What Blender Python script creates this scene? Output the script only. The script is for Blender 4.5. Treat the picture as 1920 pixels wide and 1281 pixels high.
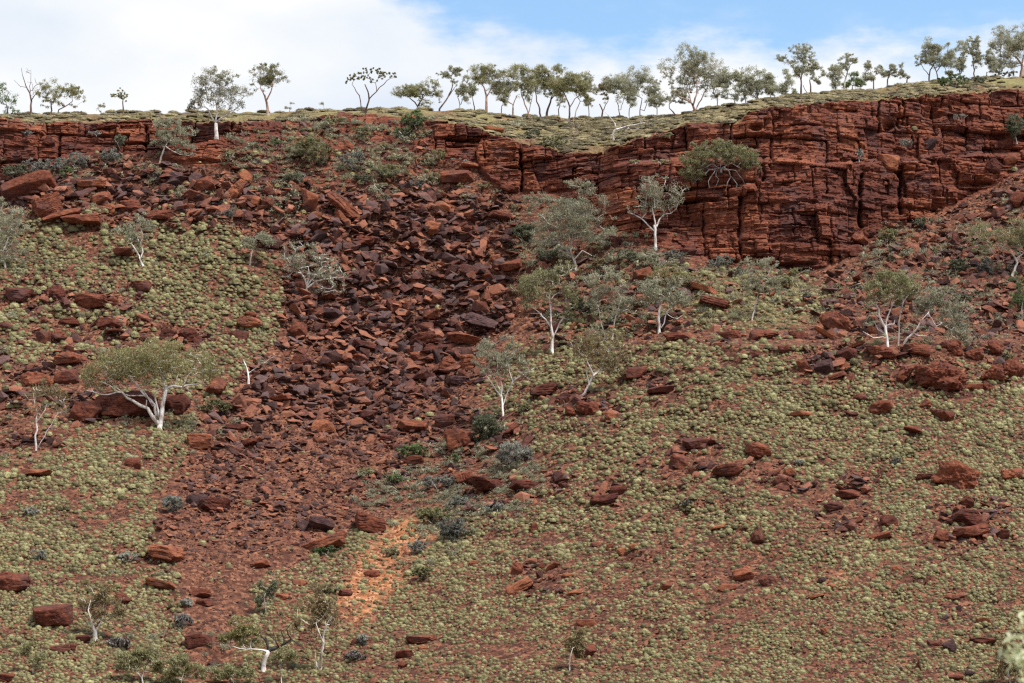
import bpy, bmesh, math, random
import numpy as np
from mathutils import Vector, Matrix

SC = bpy.context.scene
COL = SC.collection
for o in list(bpy.data.objects):
    bpy.data.objects.remove(o)
rnd = random.Random(7)
rng = np.random.default_rng(7)

# ------------------------------------------------------------------ camera
PITCH = math.radians(8.0)
F = 960.0 / math.tan(math.radians(13.0))
cd = bpy.data.cameras.new('camera')
cam = bpy.data.objects.new('camera', cd); COL.objects.link(cam)
cam.location = (0, 0, 0)
cam.rotation_euler = (math.pi / 2 + PITCH, 0, 0)
cd.angle = math.radians(26.0)
cd.clip_start = 0.5; cd.clip_end = 5000
cd.dof.use_dof = True; cd.dof.focus_distance = 225; cd.dof.aperture_fstop = 7.0
SC.camera = cam

# ------------------------------------------------------------------ sky and sun
SUN_EL = math.radians(60); SUN_AZ = math.atan2(0.72, -0.45)     # towards the sun, measured from +Y to +X
world = bpy.data.worlds.new('World'); SC.world = world; world.use_nodes = True
nt = world.node_tree; nt.nodes.clear()
def N(nt, t, **kw):
    n = nt.nodes.new(t)
    for k, v in kw.items(): setattr(n, k, v)
    return n
def val(nt, s, v):
    if isinstance(v, (int, float)): s.default_value = v
    else: nt.links.new(v, s)
def M(nt, op, a, b=0.0, c=None, clamp=False):
    n = N(nt, 'ShaderNodeMath', operation=op); n.use_clamp = clamp
    val(nt, n.inputs[0], a); val(nt, n.inputs[1], b)
    if c is not None: val(nt, n.inputs[2], c)
    return n.outputs[0]
def MR(nt, v, a, b, c=0.0, d=1.0, smooth=True):
    n = N(nt, 'ShaderNodeMapRange'); n.interpolation_type = 'SMOOTHSTEP' if smooth else 'LINEAR'
    val(nt, n.inputs[0], v)
    for i, q in enumerate((a, b, c, d)): n.inputs[i + 1].default_value = q
    return n.outputs[0]
def NOISE(nt, vec, scale, detail=4, rough=0.55, dist=0.0):
    n = N(nt, 'ShaderNodeTexNoise'); nt.links.new(vec, n.inputs['Vector'])
    n.inputs['Scale'].default_value = scale; n.inputs['Detail'].default_value = detail
    n.inputs['Roughness'].default_value = rough; n.inputs['Distortion'].default_value = dist
    return n.outputs['Fac']
def MAP(nt, vec, sc, loc=(0, 0, 0)):
    n = N(nt, 'ShaderNodeMapping'); nt.links.new(vec, n.inputs[0])
    n.inputs['Scale'].default_value = sc; n.inputs['Location'].default_value = loc
    return n.outputs[0]
def MIX(nt, f, a, b, mode='MIX'):
    n = N(nt, 'ShaderNodeMix', data_type='RGBA', blend_type=mode)
    val(nt, n.inputs['Factor'], f)
    for s, v in ((n.inputs['A'], a), (n.inputs['B'], b)):
        if isinstance(v, tuple): s.default_value = (*v, 1) if len(v) == 3 else v
        else: nt.links.new(v, s)
    return n.outputs['Result']
def RAMP(nt, f, stops):
    n = N(nt, 'ShaderNodeValToRGB'); nt.links.new(f, n.inputs[0])
    e = n.color_ramp.elements
    while len(e) < len(stops): e.new(0.5)
    for q, (p, c) in zip(e, stops):
        q.position = p; q.color = (*c, 1)
    return n.outputs[0]

sky = N(nt, 'ShaderNodeTexSky', sky_type='NISHITA', sun_disc=False)
sky.sun_elevation = SUN_EL; sky.sun_rotation = SUN_AZ
sky.air_density = 1.2; sky.dust_density = 0.6; sky.ozone_density = 2.0
tc = N(nt, 'ShaderNodeTexCoord'); D = tc.outputs['Generated']
sp = N(nt, 'ShaderNodeSeparateXYZ'); nt.links.new(D, sp.inputs[0])
SX, SY, SZ = sp.outputs
big = NOISE(nt, MAP(nt, D, (1, 1, 2.2), (0.31, 0.0, 0.12)), 5.0, 7, 0.55)
fin = NOISE(nt, MAP(nt, D, (1, 1, 2.6), (3.1, 1.0, 0.4)), 17.0, 6, 0.6)
nse = M(nt, 'ADD', M(nt, 'MULTIPLY', M(nt, 'SUBTRACT', big, 0.5), 0.10), M(nt, 'MULTIPLY', M(nt, 'SUBTRACT', fin, 0.5), 0.075))
# cloud bank low in the north and all over the west; the open blue lies higher in the north-east
vline = M(nt, 'SUBTRACT', 0.2760, M(nt, 'MULTIPLY', M(nt, 'ABSOLUTE', M(nt, 'SUBTRACT', SX, 0.05)), 0.02))
west = M(nt, 'MULTIPLY', M(nt, 'MAXIMUM', M(nt, 'SUBTRACT', -0.025, SX), 0.0), 0.9)
f = M(nt, 'ADD', M(nt, 'SUBTRACT', vline, SZ), M(nt, 'ADD', nse, west))
over = MR(nt, SZ, 0.34, 0.6, 0.0, 0.4)
f = M(nt, 'ADD', f, over)
cm = MR(nt, f, -0.010, 0.022)
shade = NOISE(nt, MAP(nt, D, (1, 1, 2.0), (5, 2, 1)), 6.5, 5, 0.5)
ccol = RAMP(nt, shade, [(0.30, (0.76, 0.84, 0.96)), (0.45, (0.92, 0.96, 1.0)), (0.56, (1.03, 1.03, 1.03))])
mulc = MIX(nt, 1.0, ccol, (0.60, 0.605, 0.615), 'MULTIPLY')
skyc = MIX(nt, 1.0, sky.outputs[0], (0.112, 0.123, 0.128), 'MULTIPLY')
thin = M(nt, 'MAXIMUM', cm, MR(nt, fin, 0.42, 0.85, 0.0, 0.36))
wc = MIX(nt, thin, skyc, mulc)
bg = N(nt, 'ShaderNodeBackground'); nt.links.new(wc, bg.inputs[0]); bg.inputs[1].default_value = 1.0
wo = N(nt, 'ShaderNodeOutputWorld'); nt.links.new(bg.outputs[0], wo.inputs[0])

sd = bpy.data.lights.new('sun', 'SUN'); sun = bpy.data.objects.new('sun', sd); COL.objects.link(sun)
sd.energy = 3.7; sd.angle = math.radians(10); sd.color = (1.0, 0.95, 0.88)
sv = Vector((math.sin(SUN_AZ) * math.cos(SUN_EL), math.cos(SUN_AZ) * math.cos(SUN_EL), math.sin(SUN_EL)))
sun.rotation_euler = sv.to_track_quat('Z', 'Y').to_euler(); sun.location = (60, -20, 150)
SC.view_settings.view_transform = 'Standard'; SC.view_settings.look = 'None'
SC.view_settings.exposure = 0.69; SC.view_settings.gamma = 1.0
SC.render.engine = 'CYCLES'
SC.cycles.max_bounces = 5; SC.cycles.diffuse_bounces = 3; SC.cycles.transparent_max_bounces = 4
SC.cycles.use_denoising = False
SC.render.film_transparent = False
SC.cycles.filter_width = 1.3

# ------------------------------------------------------------------ numeric helpers
def W(px, py, Y):
    px = np.asarray(px, float); py = np.asarray(py, float); Y = np.asarray(Y, float)
    cx = (px - 960) / F; cy = (640.5 - py) / F
    dy = math.cos(PITCH) - cy * math.sin(PITCH); dz = math.sin(PITCH) + cy * math.cos(PITCH)
    t = Y / dy
    return np.stack([cx * t, Y + 0 * t, dz * t], -1)

def hsh(i, j, k, seed):
    h = (i.astype(np.int64) * 73856093) ^ (j.astype(np.int64) * 19349663) ^ (k.astype(np.int64) * 83492791) ^ (seed * 2654435761)
    h = h & 0xffffffff
    h = ((h ^ (h >> 16)) * 0x45d9f3b) & 0xffffffff
    h = ((h ^ (h >> 16)) * 0x45d9f3b) & 0xffffffff
    h = h ^ (h >> 16)
    return (h & 0xffffff) / float(0xffffff)
def vn(x, y=0.0, z=0.0, seed=0):
    x, y, z = np.broadcast_arrays(np.asarray(x, float), np.asarray(y, float), np.asarray(z, float))
    xi, yi, zi = np.floor(x), np.floor(y), np.floor(z)
    fx, fy, fz = x - xi, y - yi, z - zi
    fx, fy, fz = [q * q * (3 - 2 * q) for q in (fx, fy, fz)]
    r = 0
    for a in (0, 1):
        wa = fx if a else 1 - fx
        for b in (0, 1):
            wb = fy if b else 1 - fy
            for c in (0, 1):
                wc_ = fz if c else 1 - fz
                r = r + wa * wb * wc_ * hsh(xi + a, yi + b, zi + c, seed)
    return r
def fbm(x, y=0.0, z=0.0, seed=0, oc=4, rough=0.5):
    a, s, r, f_ = 1.0, 0.0, 0.0, 1.0
    for o in range(oc):
        r = r + a * (vn(np.asarray(x) * f_, np.asarray(y) * f_, np.asarray(z) * f_, seed + o * 17) - 0.5); s += a
        a *= rough; f_ *= 2.03
    return r / s * 2
def sstep(a, b, x):
    t = np.clip((x - a) / (b - a), 0, 1); return t * t * (3 - 2 * t)

# ------------------------------------------------------------------ the lie of the land (control lines across the hillside)
KX = np.array([-200, 0, 200, 430, 560, 700, 800, 900, 1000, 1120, 1200, 1300, 1400, 1500, 1600, 1700, 1800, 1920, 2120.])
D1281 = [162, 164, 165, 168, 168, 167, 165, 163, 161, 159, 158, 157, 156, 156, 155, 155, 155, 155, 155]
D1000 = [190, 191, 193, 198, 201, 204, 203, 199, 195, 191, 189, 187, 185, 184, 183, 182, 182, 183, 184]
D800 = [214, 215, 217, 222, 226, 230, 231, 227, 219, 213, 210, 207, 205, 204, 203, 203, 204, 205, 206]
D650 = [232, 233, 235, 239, 243, 247, 249, 247, 242, 235, 230, 224, 220, 218, 217, 217, 219, 222, 226]
D622 = [235, 236, 238, 242, 246, 250, 252, 251, 247, 241, 237, 233, 231, 230, 229, 229, 230, 232, 234]
BX = np.array([-200, 0, 60, 110, 150, 200, 270, 350, 425, 445, 560, 700, 790, 830, 890, 918, 970, 1060, 1120, 1200, 1300, 1400, 1500, 1560, 1600, 1650, 1700, 1760, 1820, 1880, 1920, 2120.])
BP = np.array([345, 338, 325, 300, 292, 292, 288, 312, 310, 335, 345, 350, 318, 300, 304, 346, 362, 375, 430, 452, 487, 506, 514, 500, 478, 440, 425, 400, 372, 340, 320, 300.])
BD = np.array([262, 262, 263, 264, 265, 265, 265, 264, 264, 263, 264, 266, 269, 270, 270, 268, 267, 265, 257, 252, 250, 249, 249, 250, 253, 257, 259, 262, 264, 266, 267, 268.])
RX = np.array([-200, 0, 60, 110, 200, 270, 340, 430, 480, 560, 620, 700, 790, 810, 900, 950, 990, 1060, 1130, 1150, 1200, 1230, 1265, 1290, 1340, 1385, 1402, 1500, 1650, 1700, 1800, 1870, 1920, 2120.])
RP = np.array([228, 226, 234, 228, 226, 224, 224, 228, 228, 228, 212, 216, 220, 226, 240, 262, 273, 284, 288, 275, 262, 252, 244, 236, 233, 235, 207, 196, 190, 182, 178, 172, 168, 160.])
RD = np.array([266, 266, 267, 268, 268, 268, 268, 268, 270, 275, 278, 278, 277, 275, 272, 270, 269, 267, 264, 260, 258, 257, 257, 257, 256, 255, 254, 254, 259, 262, 267, 270, 271, 274.])
SX_ = np.array([-200, 0, 200, 430, 560, 660, 760, 900, 1000, 1120, 1250, 1350, 1400, 1500, 1600, 1700, 1800, 1920, 2120.])
SP = np.array([217, 217, 214, 213, 208, 207, 205, 211, 220, 224, 217, 201, 195, 181, 171, 161, 152, 143, 136.])
SD = np.array([290, 290, 291, 291, 293, 295, 297, 300, 303, 303, 296, 284, 279, 277, 279, 282, 286, 289, 292.])
def smooth_tab(x, y, s):
    g = np.arange(-260, 2200, 4.0); v = np.interp(g, x, y)
    k = np.exp(-0.5 * (np.arange(-40, 41) * 4.0 / s) ** 2); k /= k.sum()
    v = np.convolve(np.pad(v, 40, mode='edge'), k, mode='valid')
    return g, v
TAB = [smooth_tab(KX, d, 28) for d in (D1281, D1000, D800, D650, D622)]
TP = [1281., 1000., 800., 650., 622.]
tB, tBd, tR, tRd, tS, tSd = smooth_tab(BX, BP, 6), smooth_tab(BX, BD, 14), smooth_tab(RX, RP, 4), smooth_tab(RX, RD, 12), smooth_tab(SX_, SP, 18), smooth_tab(SX_, SD, 25)
def lB(px): return np.interp(px, *tB)
def lR(px):
    px = np.asarray(px, float)
    a = hsh(np.floor(px / 17 + 0.8 * vn(px / 30, seed=5)), np.zeros_like(px), np.zeros_like(px), 3) - 0.5
    b = hsh(np.floor(px / 6 + vn(px / 10, seed=6)), np.zeros_like(px), np.zeros_like(px), 4) - 0.5
    return np.interp(px, *tR) + 5.0 * a + 2.4 * b
def lS(px):
    px = np.asarray(px, float)
    return np.interp(px, *tS) + 2.2 * fbm(px / 45, seed=9, oc=3)
CLX = [-200, 425, 450, 560, 600, 780, 812, 2120]; CLV = [1, 1, .55, .45, .3, .3, 1, 1]
def base_depth(px, py):
    B, R, S = lB(px), lR(px), lS(px)
    rows = [(np.full_like(px, 1500.), np.interp(px, *TAB[0]) - 19)]
    rows += [(np.full_like(px, p), np.interp(px, *t)) for p, t in zip(TP, TAB)]
    rows += [(B, np.interp(px, *tBd)), (R, np.interp(px, *tRd)), (S, np.interp(px, *tSd))]
    Y = rows[0][1].copy()
    for (p0, d0), (p1, d1) in zip(rows[:-1], rows[1:]):
        t = (p0 - py) / np.maximum(p0 - p1, 0.5)
        m = t >= 0
        Y = np.where(m, d0 + (d1 - d0) * np.clip(t, 0, 1), Y)
    return Y, B, R, S

def blocks(x, z, th, wd, seed, jit=0.5):
    zz = z / th + jit * (vn(z / th * 0.9, seed=seed) - 0.5) * 1.6 + 0.16 * fbm(x / (wd * 2.5), z / (th * 3), seed=seed + 1, oc=2) + .55 * (hsh(np.floor(x / (wd * 2.3) + .5 * vn(z / th, seed=seed + 9)), x * 0, x * 0, seed + 6) - .5)
    k = np.floor(zz); fz = zz - k
    xx = x / wd + hsh(k, k * 0, k * 0, seed + 2) * 17 + jit * (vn(x / wd * 0.8, k * 3.7, seed=seed + 3) - 0.5) * 1.8 + 0.10 * fbm(z / th * 1.5, x / wd, seed=seed + 8, oc=2)
    j = np.floor(xx); fx = xx - j
    h = hsh(k, j, k * 0, seed + 4)
    h2 = hsh(k, j, k * 0 + 1, seed + 4)
    lay = hsh(k, k * 0, k * 0 + 5, seed + 5)
    sl = (fx - .5) * (hsh(k, j, k * 0 + 2, seed + 4) - .5) * 1.3 + (fz - .5) * (hsh(k, j, k * 0 + 3, seed + 4) - .5) * .9
    return h + sl, h2, lay, np.minimum(fz, 1 - fz) * th, np.minimum(fx, 1 - fx) * wd
# joints and hollows seen on the face: (px, py top, py bottom, half width px, depth m)
CRACKS = [(978, 284, 364, 2.6, 2.4), (108, 250, 300, 3.5, 1.8), (272, 234, 300, 3.5, 1.6), (1388, 366, 505, 3.0, 1.8), (1322, 380, 480, 2.2, 1.0), (1614, 326, 425, 3.2, 2.0),
          (1687, 322, 402, 3.6, 2.2), (1432, 296, 340, 3.2, 1.6), (1447, 300, 318, 2.5, 1.4), (1646, 186, 246, 1.8, 1.2), (1683, 196, 244, 2.0, 1.2), (815, 258, 292, 2, 1.2), (908, 258, 300, 1.8, 1.0),
          (1227, 272, 300, 2.2, 1.0), (1235, 300, 330, 2, 1.0), (1549, 330, 362, 1.6, .9), (1184, 340, 372, 3, 1.0), (1488, 390, 440, 1.6, .8), (1620, 225, 240, 1.8, .8), (1836, 190, 226, 1.8, .9),
          (1190, 440, 470, 3, 1.2), (1795, 290, 312, 2.0, 1.0), (1850, 270, 300, 1.6, .8), (1527, 310, 326, 1.8, .8), (1560, 400, 470, 1.6, .8)]
HOLLOWS = [(1310, 377, 40, 4.0, 1.8), (1665, 235, 11, 10, 1.8), (1418, 241, 14, 6, 1.6), (970, 316, 22, 2.6, 1.6), (1290, 420, 40, 40, .9), (870, 262, 60, 3, .9), (1130, 322, 40, 2.5, .9), (865, 274, 28, 2.2, 1.1),
           (1100, 357, 60, 4, 1.0), (230, 268, 60, 2.5, .7), (380, 306, 40, 6, .9), (1480, 497, 50, 5, 1.2), (1750, 216, 20, 5, 1.0), (1830, 346, 34, 5, 1.4), (1510, 234, 28, 2.5, .9), (1585, 455, 30, 2, .6), (1745, 206, 12, 5, 1.0),
           (1700, 322, 30, 3, 1.0), (1500, 420, 16, 2, .6), (1800, 196, 20, 4, .8), (60, 300, 40, 3, .8), (210, 240, 40, 2, .9), (480, 245, 60, 2.5, 1.0), (550, 300, 40, 3, 1.0), (510, 268, 40, 3, 1.2)]
def cliff_disp(px, py, P):
    x, z = P[..., 0], P[..., 2]
    zt = z - 0.012 * x + 0.15 * fbm(x / 14, z / 20, seed=31, oc=2)
    h1, g1, l1, ez1, ex1 = blocks(x, zt, 4.2, 4.8, 41)
    h2, g2, l2, ez2, ex2 = blocks(x, zt, 1.5, 2.4, 51)
    h3, g3, l3, ez3, ex3 = blocks(x, zt, 0.45, 1.1, 61)
    A1 = np.clip(.75 + 1.1 * fbm(x / 11, z / 6, seed=33, oc=2), .25, 1.5); A2 = np.clip(.6 + 1.5 * fbm(x / 4, z / 2.5, seed=35, oc=2), .1, 1.5)
    g1 = g1 * A1; g2v = g2 * A2; g3 = g3 * A2
    d = 1.6 * A1 * (h1 - 0.5) + 0.35 * (l1 - .5) + 1.15 * A2 * (h2 - 0.5) + 0.30 * (l2 - .5) + 0.36 * (h3 - 0.5) + 0.20 * (l3 - .5)
    d -= 0.9 * g1 * np.exp(-(ez1 / 0.16) ** 2) + 0.8 * g1 * np.exp(-(ex1 / 0.14) ** 2)
    d -= 0.55 * g2v * np.exp(-(ez2 / 0.10) ** 2) + 0.45 * g2v * np.exp(-(ex2 / 0.09) ** 2)
    d -= 0.16 * g3 * np.exp(-(ez3 / 0.05) ** 2)
    d += 0.9 * fbm(x / 9, z / 5, seed=71, oc=3) + 0.22 * fbm(x / 1.2, z / .5, seed=77, oc=3) + 0.10 * fbm(x / .35, z / .12, seed=79, oc=2)
    wob = 5.0 * fbm(py / 18, px / 60, seed=83, oc=3); thin_ = .35 + .9 * vn(py / 9, px / 50, seed=85)
    for cx, y0, y1, hw, dp in CRACKS:
        d -= .75 * dp * thin_ * np.exp(-((px + wob - cx) / hw) ** 2) * sstep(y0 - 4, y0 + 3, py) * (1 - sstep(y1 - 3, y1 + 4, py))
    for cx, cy, rx, ry, dp in HOLLOWS:
        q = ((px - cx) / rx) ** 2 + ((py + wob * .5 - cy) / ry) ** 2
        d -= dp * np.exp(-q ** 2)
    return d, g2, h1
def pos(px, py, full=False):
    px, py = np.broadcast_arrays(np.asarray(px, float), np.asarray(py, float))
    Y, B, R, S = base_depth(px, py)
    led_y = np.interp(px, [1120, 1180, 1300, 1450, 1560, 1640, 1760, 1900, 2100], [322, 304, 300, 300, 312, 300, 296, 285, 270])
    Y = Y + 2.4 * sstep(1110, 1200, px) * sstep(-4, 5, led_y + 4 * fbm(px / 40, seed=12, oc=2) - py)
    lowm = sstep(0, 60, py - B)
    Y = Y + (0.35 + 0.9 * lowm) * fbm(px / 130, py / 90, seed=11, oc=3) + 0.5 * lowm * fbm(px / 30, py / 22, seed=14, oc=2)
    P = W(px, py, Y)
    cl = np.interp(px, CLX, CLV)
    mask = cl * sstep(0, 10, B - py) * (1 - sstep(0, 7, R - py))
    d, g2, h1 = cliff_disp(px, py, P)
    P = P.copy()
    P[..., 1] -= mask * d
    # rough broken ground everywhere else
    rough = (1 - mask)
    nn = 0.22 * fbm(P[..., 0] / 1.6, P[..., 1] / 1.6, P[..., 2] / 1.2, seed=21, oc=3)
    P[..., 1] -= 0.5 * rough * nn; P[..., 2] += 0.8 * rough * nn
    # low red rock ledges run along the contours of the slope
    lz = P[..., 2] + 0.05 * P[..., 0] + 0.8 * fbm(P[..., 0] / 12, P[..., 2] / 9, seed=25, oc=2)
    st = lz / 1.4; fr = st - np.floor(st)
    led = sstep(0.52, 0.66, vn(px / 55, np.floor(st) * 2.3, seed=27)) * sstep(0, 1, rough)
    saw = (fr - 0.5) * led
    P[..., 1] -= saw * 1.0
    if full:
        return P, mask, led, g2, h1, B, R, S
    return P

# ------------------------------------------------------------------ mesh helpers
def np_mesh(name, V, Fc, mat=None, attrs=None, smooth=False):
    V = np.asarray(V, np.float32).reshape(-1, 3); Fc = np.asarray(Fc, np.int32)
    me = bpy.data.meshes.new(name)
    me.vertices.add(len(V)); me.vertices.foreach_set('co', V.ravel())
    n, k = Fc.shape
    me.loops.add(n * k); me.loops.foreach_set('vertex_index', Fc.ravel())
    me.polygons.add(n); me.polygons.foreach_set('loop_start', np.arange(0, n * k, k, dtype=np.int32))
    me.polygons.foreach_set('use_smooth', np.full(n, smooth))
    me.update(calc_edges=True)
    for an, av in (attrs or {}).items():
        a = me.attributes.new(an, 'FLOAT', 'POINT'); a.data.foreach_set('value', np.asarray(av, np.float32).ravel())
    if mat: me.materials.append(mat)
    return me
def link(name, me, parent=None, loc=None):
    o = bpy.data.objects.new(name, me); COL.objects.link(o)
    if parent is not None: o.parent = parent
    if loc is not None: o.location = loc
    return o
def tag(o, label=None, cat=None, group=None, kind=None):
    if label: o['label'] = label
    if cat: o['category'] = cat
    if group: o['group'] = group
    if kind: o['kind'] = kind
    return o
def grid_faces(nr, nc):
    a = np.arange(nr * nc).reshape(nr, nc)
    return np.stack([a[:-1, :-1], a[1:, :-1], a[1:, 1:], a[:-1, 1:]], -1).reshape(-1, 4)

# ------------------------------------------------------------------ materials
def new_mat(name, rough=0.9):
    m = bpy.data.materials.new(name); m.use_nodes = True
    t = m.node_tree; b = t.nodes['Principled BSDF']
    b.inputs['Roughness'].default_value = rough; b.inputs['Specular IOR Level'].default_value = 0.18
    return m, t, b
def ATT(t, name):
    a = N(t, 'ShaderNodeAttribute'); a.attribute_name = name; return a.outputs['Fac']
def bump(t, b, h, dist, strength=1.0):
    n = N(t, 'ShaderNodeBump'); n.inputs['Distance'].default_value = dist; n.inputs['Strength'].default_value = strength
    t.links.new(h, n.inputs['Height']); t.links.new(n.outputs[0], b.inputs['Normal'])

def rock_material(name, strata=(0.5, 0.5, 4.0), tintattr=True, gain=1.0, warm=0.0, scale=1.0, tintw=0.30):
    m, t, b = new_mat(name, 0.82)
    g = N(t, 'ShaderNodeNewGeometry'); P = g.outputs['Position']
    n1 = NOISE(t, MAP(t, P, strata), 1.1 * scale, 6, 0.65, 0.4)
    n2 = NOISE(t, P, 0.35 * scale, 4, 0.6)
    n3 = NOISE(t, P, 2.2 * scale, 4, 0.6)
    f_ = M(t, 'ADD', M(t, 'MULTIPLY', n1, 0.55), M(t, 'MULTIPLY', n3, 0.45))
    if tintattr:
        f_ = M(t, 'ADD', f_, M(t, 'MULTIPLY', M(t, 'SUBTRACT', ATT(t, 'tint'), 0.5), tintw))
    G = gain
    c = RAMP(t, f_, [(0.26, (0.036 * G, 0.016 * G, 0.013 * G)), (0.42, (0.095 * G, 0.034 * G, 0.024 * G)),
                     (0.55, (0.175 * G, 0.060 * G, 0.038 * G)), (0.74, (0.35 * G, 0.135 * G, 0.076 * G))] if 'scree' in name else
                    [(0.26, (0.045 * G, 0.016 * G, 0.013 * G)), (0.42, (0.125 * G, 0.036 * G, 0.023 * G)),
                     (0.55, (0.225 * G, 0.068 * G, 0.036 * G)), (0.74, (0.42 * G, 0.150 * G, 0.070 * G))])
    if tintattr:
        wn = N(t, 'ShaderNodeTexWhiteNoise', noise_dimensions='1D'); t.links.new(M(t, 'MULTIPLY', ATT(t, 'tint'), 977.0), wn.inputs['W'])
        if 'scree' in name:
            c = MIX(t, M(t, 'MULTIPLY', MR(t, wn.outputs[0], .62, .68, 0, .75), MR(t, ATT(t, 'tint'), .64, .56)), c, MIX(t, f_, (0.055, 0.034, 0.034), (0.26, 0.165, 0.15)))
            c = MIX(t, M(t, 'MULTIPLY', MR(t, wn.outputs[0], .12, .06, 0, .6), MR(t, ATT(t, 'tint'), .35, .45)), c, (0.40, 0.17, 0.105))
    varnish = MR(t, n2, 0.50, 0.66)
    c = MIX(t, M(t, 'MULTIPLY', varnish, 0.55), c, (0.120 * G, 0.062 * G, 0.056 * G))
    if warm: c = MIX(t, warm, c, (0.34 * G, 0.085 * G, 0.028 * G))
    t.links.new(c, b.inputs['Base Color'])
    h = M(t, 'ADD', NOISE(t, MAP(t, P, (1, 1, 3.0)), 3.5 * scale, 8, 0.7), M(t, 'MULTIPLY', NOISE(t, MAP(t, P, (1, 1, 5)), 12 * scale, 4, 0.6), 0.3))
    bump(t, b, h, 0.18 / scale, 1.0)
    return m
M_cliff = rock_material('cliff_rock', (0.35, 0.35, 3.2), True, 0.86)
M_rock = rock_material('scree_rock', (0.8, 0.8, 1.6), True, 0.80, scale=1.4, tintw=0.60)
M_conglom = rock_material('crumbly_red_rock', (1, 1, 1), True, 0.74, warm=0.10, scale=2.2, tintw=.45)
M_boulder = rock_material('boulder_rock', (0.8, 0.8, 2.4), True, 0.78, scale=1.3, tintw=.55)
M_purple = rock_material('purplish_rock', (0.8, 0.8, 2.0), True, 0.9, scale=1.3, tintw=.3)
_pn = [n for n in M_purple.node_tree.nodes if n.type == 'VALTORGB'][0]
for e_, c_ in zip(_pn.color_ramp.elements, ((.03, .018, .018), (.07, .036, .034), (.13, .068, .060), (.24, .13, .11))): e_.color = (*c_, 1)

def ground_material():
    m, t, b = new_mat('red_soil', 0.95)
    g = N(t, 'ShaderNodeNewGeometry'); P = g.outputs['Position']
    vor = N(t, 'ShaderNodeTexVoronoi'); vor.inputs['Scale'].default_value = 3.2; vor.inputs['Randomness'].default_value = 1.0
    t.links.new(MAP(t, P, (1, 0.8, 1.3)), vor.inputs['Vector'])
    vs = N(t, 'ShaderNodeSeparateColor'); t.links.new(vor.outputs['Color'], vs.inputs[0])
    n1 = NOISE(t, P, 0.5, 6, 0.65); n2 = NOISE(t, P, 5.0, 5, 0.7)
    f_ = M(t, 'ADD', M(t, 'MULTIPLY', vs.outputs[0], 0.35), M(t, 'ADD', M(t, 'MULTIPLY', n1, 0.3), M(t, 'MULTIPLY', n2, 0.35)))
    c = RAMP(t, f_, [(0.25, (0.040, 0.016, 0.012)), (0.42, (0.092, 0.037, 0.023)), (0.58, (0.185, 0.076, 0.043)), (0.80, (0.40, 0.185, 0.10))])
    ochre = RAMP(t, f_, [(0.25, (0.17, 0.055, 0.025)), (0.5, (0.38, 0.15, 0.060)), (0.72, (0.58, 0.32, 0.17))])
    grass = RAMP(t, f_, [(0.3, (0.16, 0.13, 0.055)), (0.6, (0.27, 0.24, 0.10))])
    c = MIX(t, ATT(t, 'grass'), c, grass)
    c = MIX(t, ATT(t, 'ochre'), c, ochre)
    t.links.new(c, b.inputs['Base Color'])
    h = M(t, 'ADD', M(t, 'MULTIPLY', vor.outputs['Distance'], -0.6), n2)
    bump(t, b, h, 0.22, 1.0)
    return m
M_ground = ground_material()

def leaf_material(name, dark, mid, light, tl=0.45):
    m, t, b = new_mat(name, 0.6)
    b.inputs['Specular IOR Level'].default_value = 0.3
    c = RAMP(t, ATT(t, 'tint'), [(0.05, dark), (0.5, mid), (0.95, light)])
    t.links.new(c, b.inputs['Base Color'])
    tr = N(t, 'ShaderNodeBsdfTranslucent'); t.links.new(c, tr.inputs[0])
    mx = N(t, 'ShaderNodeMixShader'); mx.inputs[0].default_value = tl
    out = t.nodes['Material Output']
    t.links.new(b.outputs[0], mx.inputs[1]); t.links.new(tr.outputs[0], mx.inputs[2]); t.links.new(mx.outputs[0], out.inputs[0])
    return m
LM = {
    'olive': leaf_material('olive_leaves', (0.12, 0.115, 0.05), (0.25, 0.24, 0.11), (0.40, 0.38, 0.20)),
    'grey': leaf_material('grey_green_leaves', (0.14, 0.135, 0.085), (0.31, 0.305, 0.20), (0.50, 0.49, 0.34)),
    'yellow': leaf_material('yellow_green_leaves', (0.13, 0.115, 0.04), (0.27, 0.245, 0.10), (0.44, 0.40, 0.20)),
    'green': leaf_material('green_leaves', (0.065, 0.09, 0.03), (0.14, 0.19, 0.07), (0.25, 0.31, 0.14)),
    'dark': leaf_material('dark_green_leaves', (0.07, 0.075, 0.04), (0.15, 0.16, 0.09), (0.27, 0.28, 0.18)),
    'blue': leaf_material('blue_grey_leaves', (0.11, 0.11, 0.09), (0.25, 0.25, 0.205), (0.40, 0.40, 0.34)),
    'rust': leaf_material('rusty_leaves', (0.13, 0.085, 0.045), (0.25, 0.19, 0.09), (0.36, 0.31, 0.16)),
    'straw': leaf_material('straw_blades', (0.20, 0.17, 0.09), (0.36, 0.31, 0.18), (0.52, 0.47, 0.30)),
    'twig': leaf_material('dry_grey_twigs', (0.09, 0.075, 0.065), (0.17, 0.15, 0.13), (0.26, 0.24, 0.21), 0.0),
}
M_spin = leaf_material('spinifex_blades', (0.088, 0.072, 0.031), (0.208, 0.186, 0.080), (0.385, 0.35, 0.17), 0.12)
M_mat = leaf_material('straw_green_blades', (0.085, 0.066, 0.033), (0.20, 0.165, 0.078), (0.38, 0.31, 0.165), 0.12)
def bark(name, c0, c1, c2, sc=2.5):
    m, t, b = new_mat(name, 0.7)
    g = N(t, 'ShaderNodeNewGeometry'); P = g.outputs['Position']
    c = RAMP(t, NOISE(t, MAP(t, P, (1, 1, 0.5)), sc, 5, 0.6), [(0.34, c0), (0.48, c1), (0.62, c2)])
    t.links.new(c, b.inputs['Base Color'])
    bump(t, b, NOISE(t, MAP(t, P, (1, 1, .4)), 8, 3, 0.6), 0.04)
    return m
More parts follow.
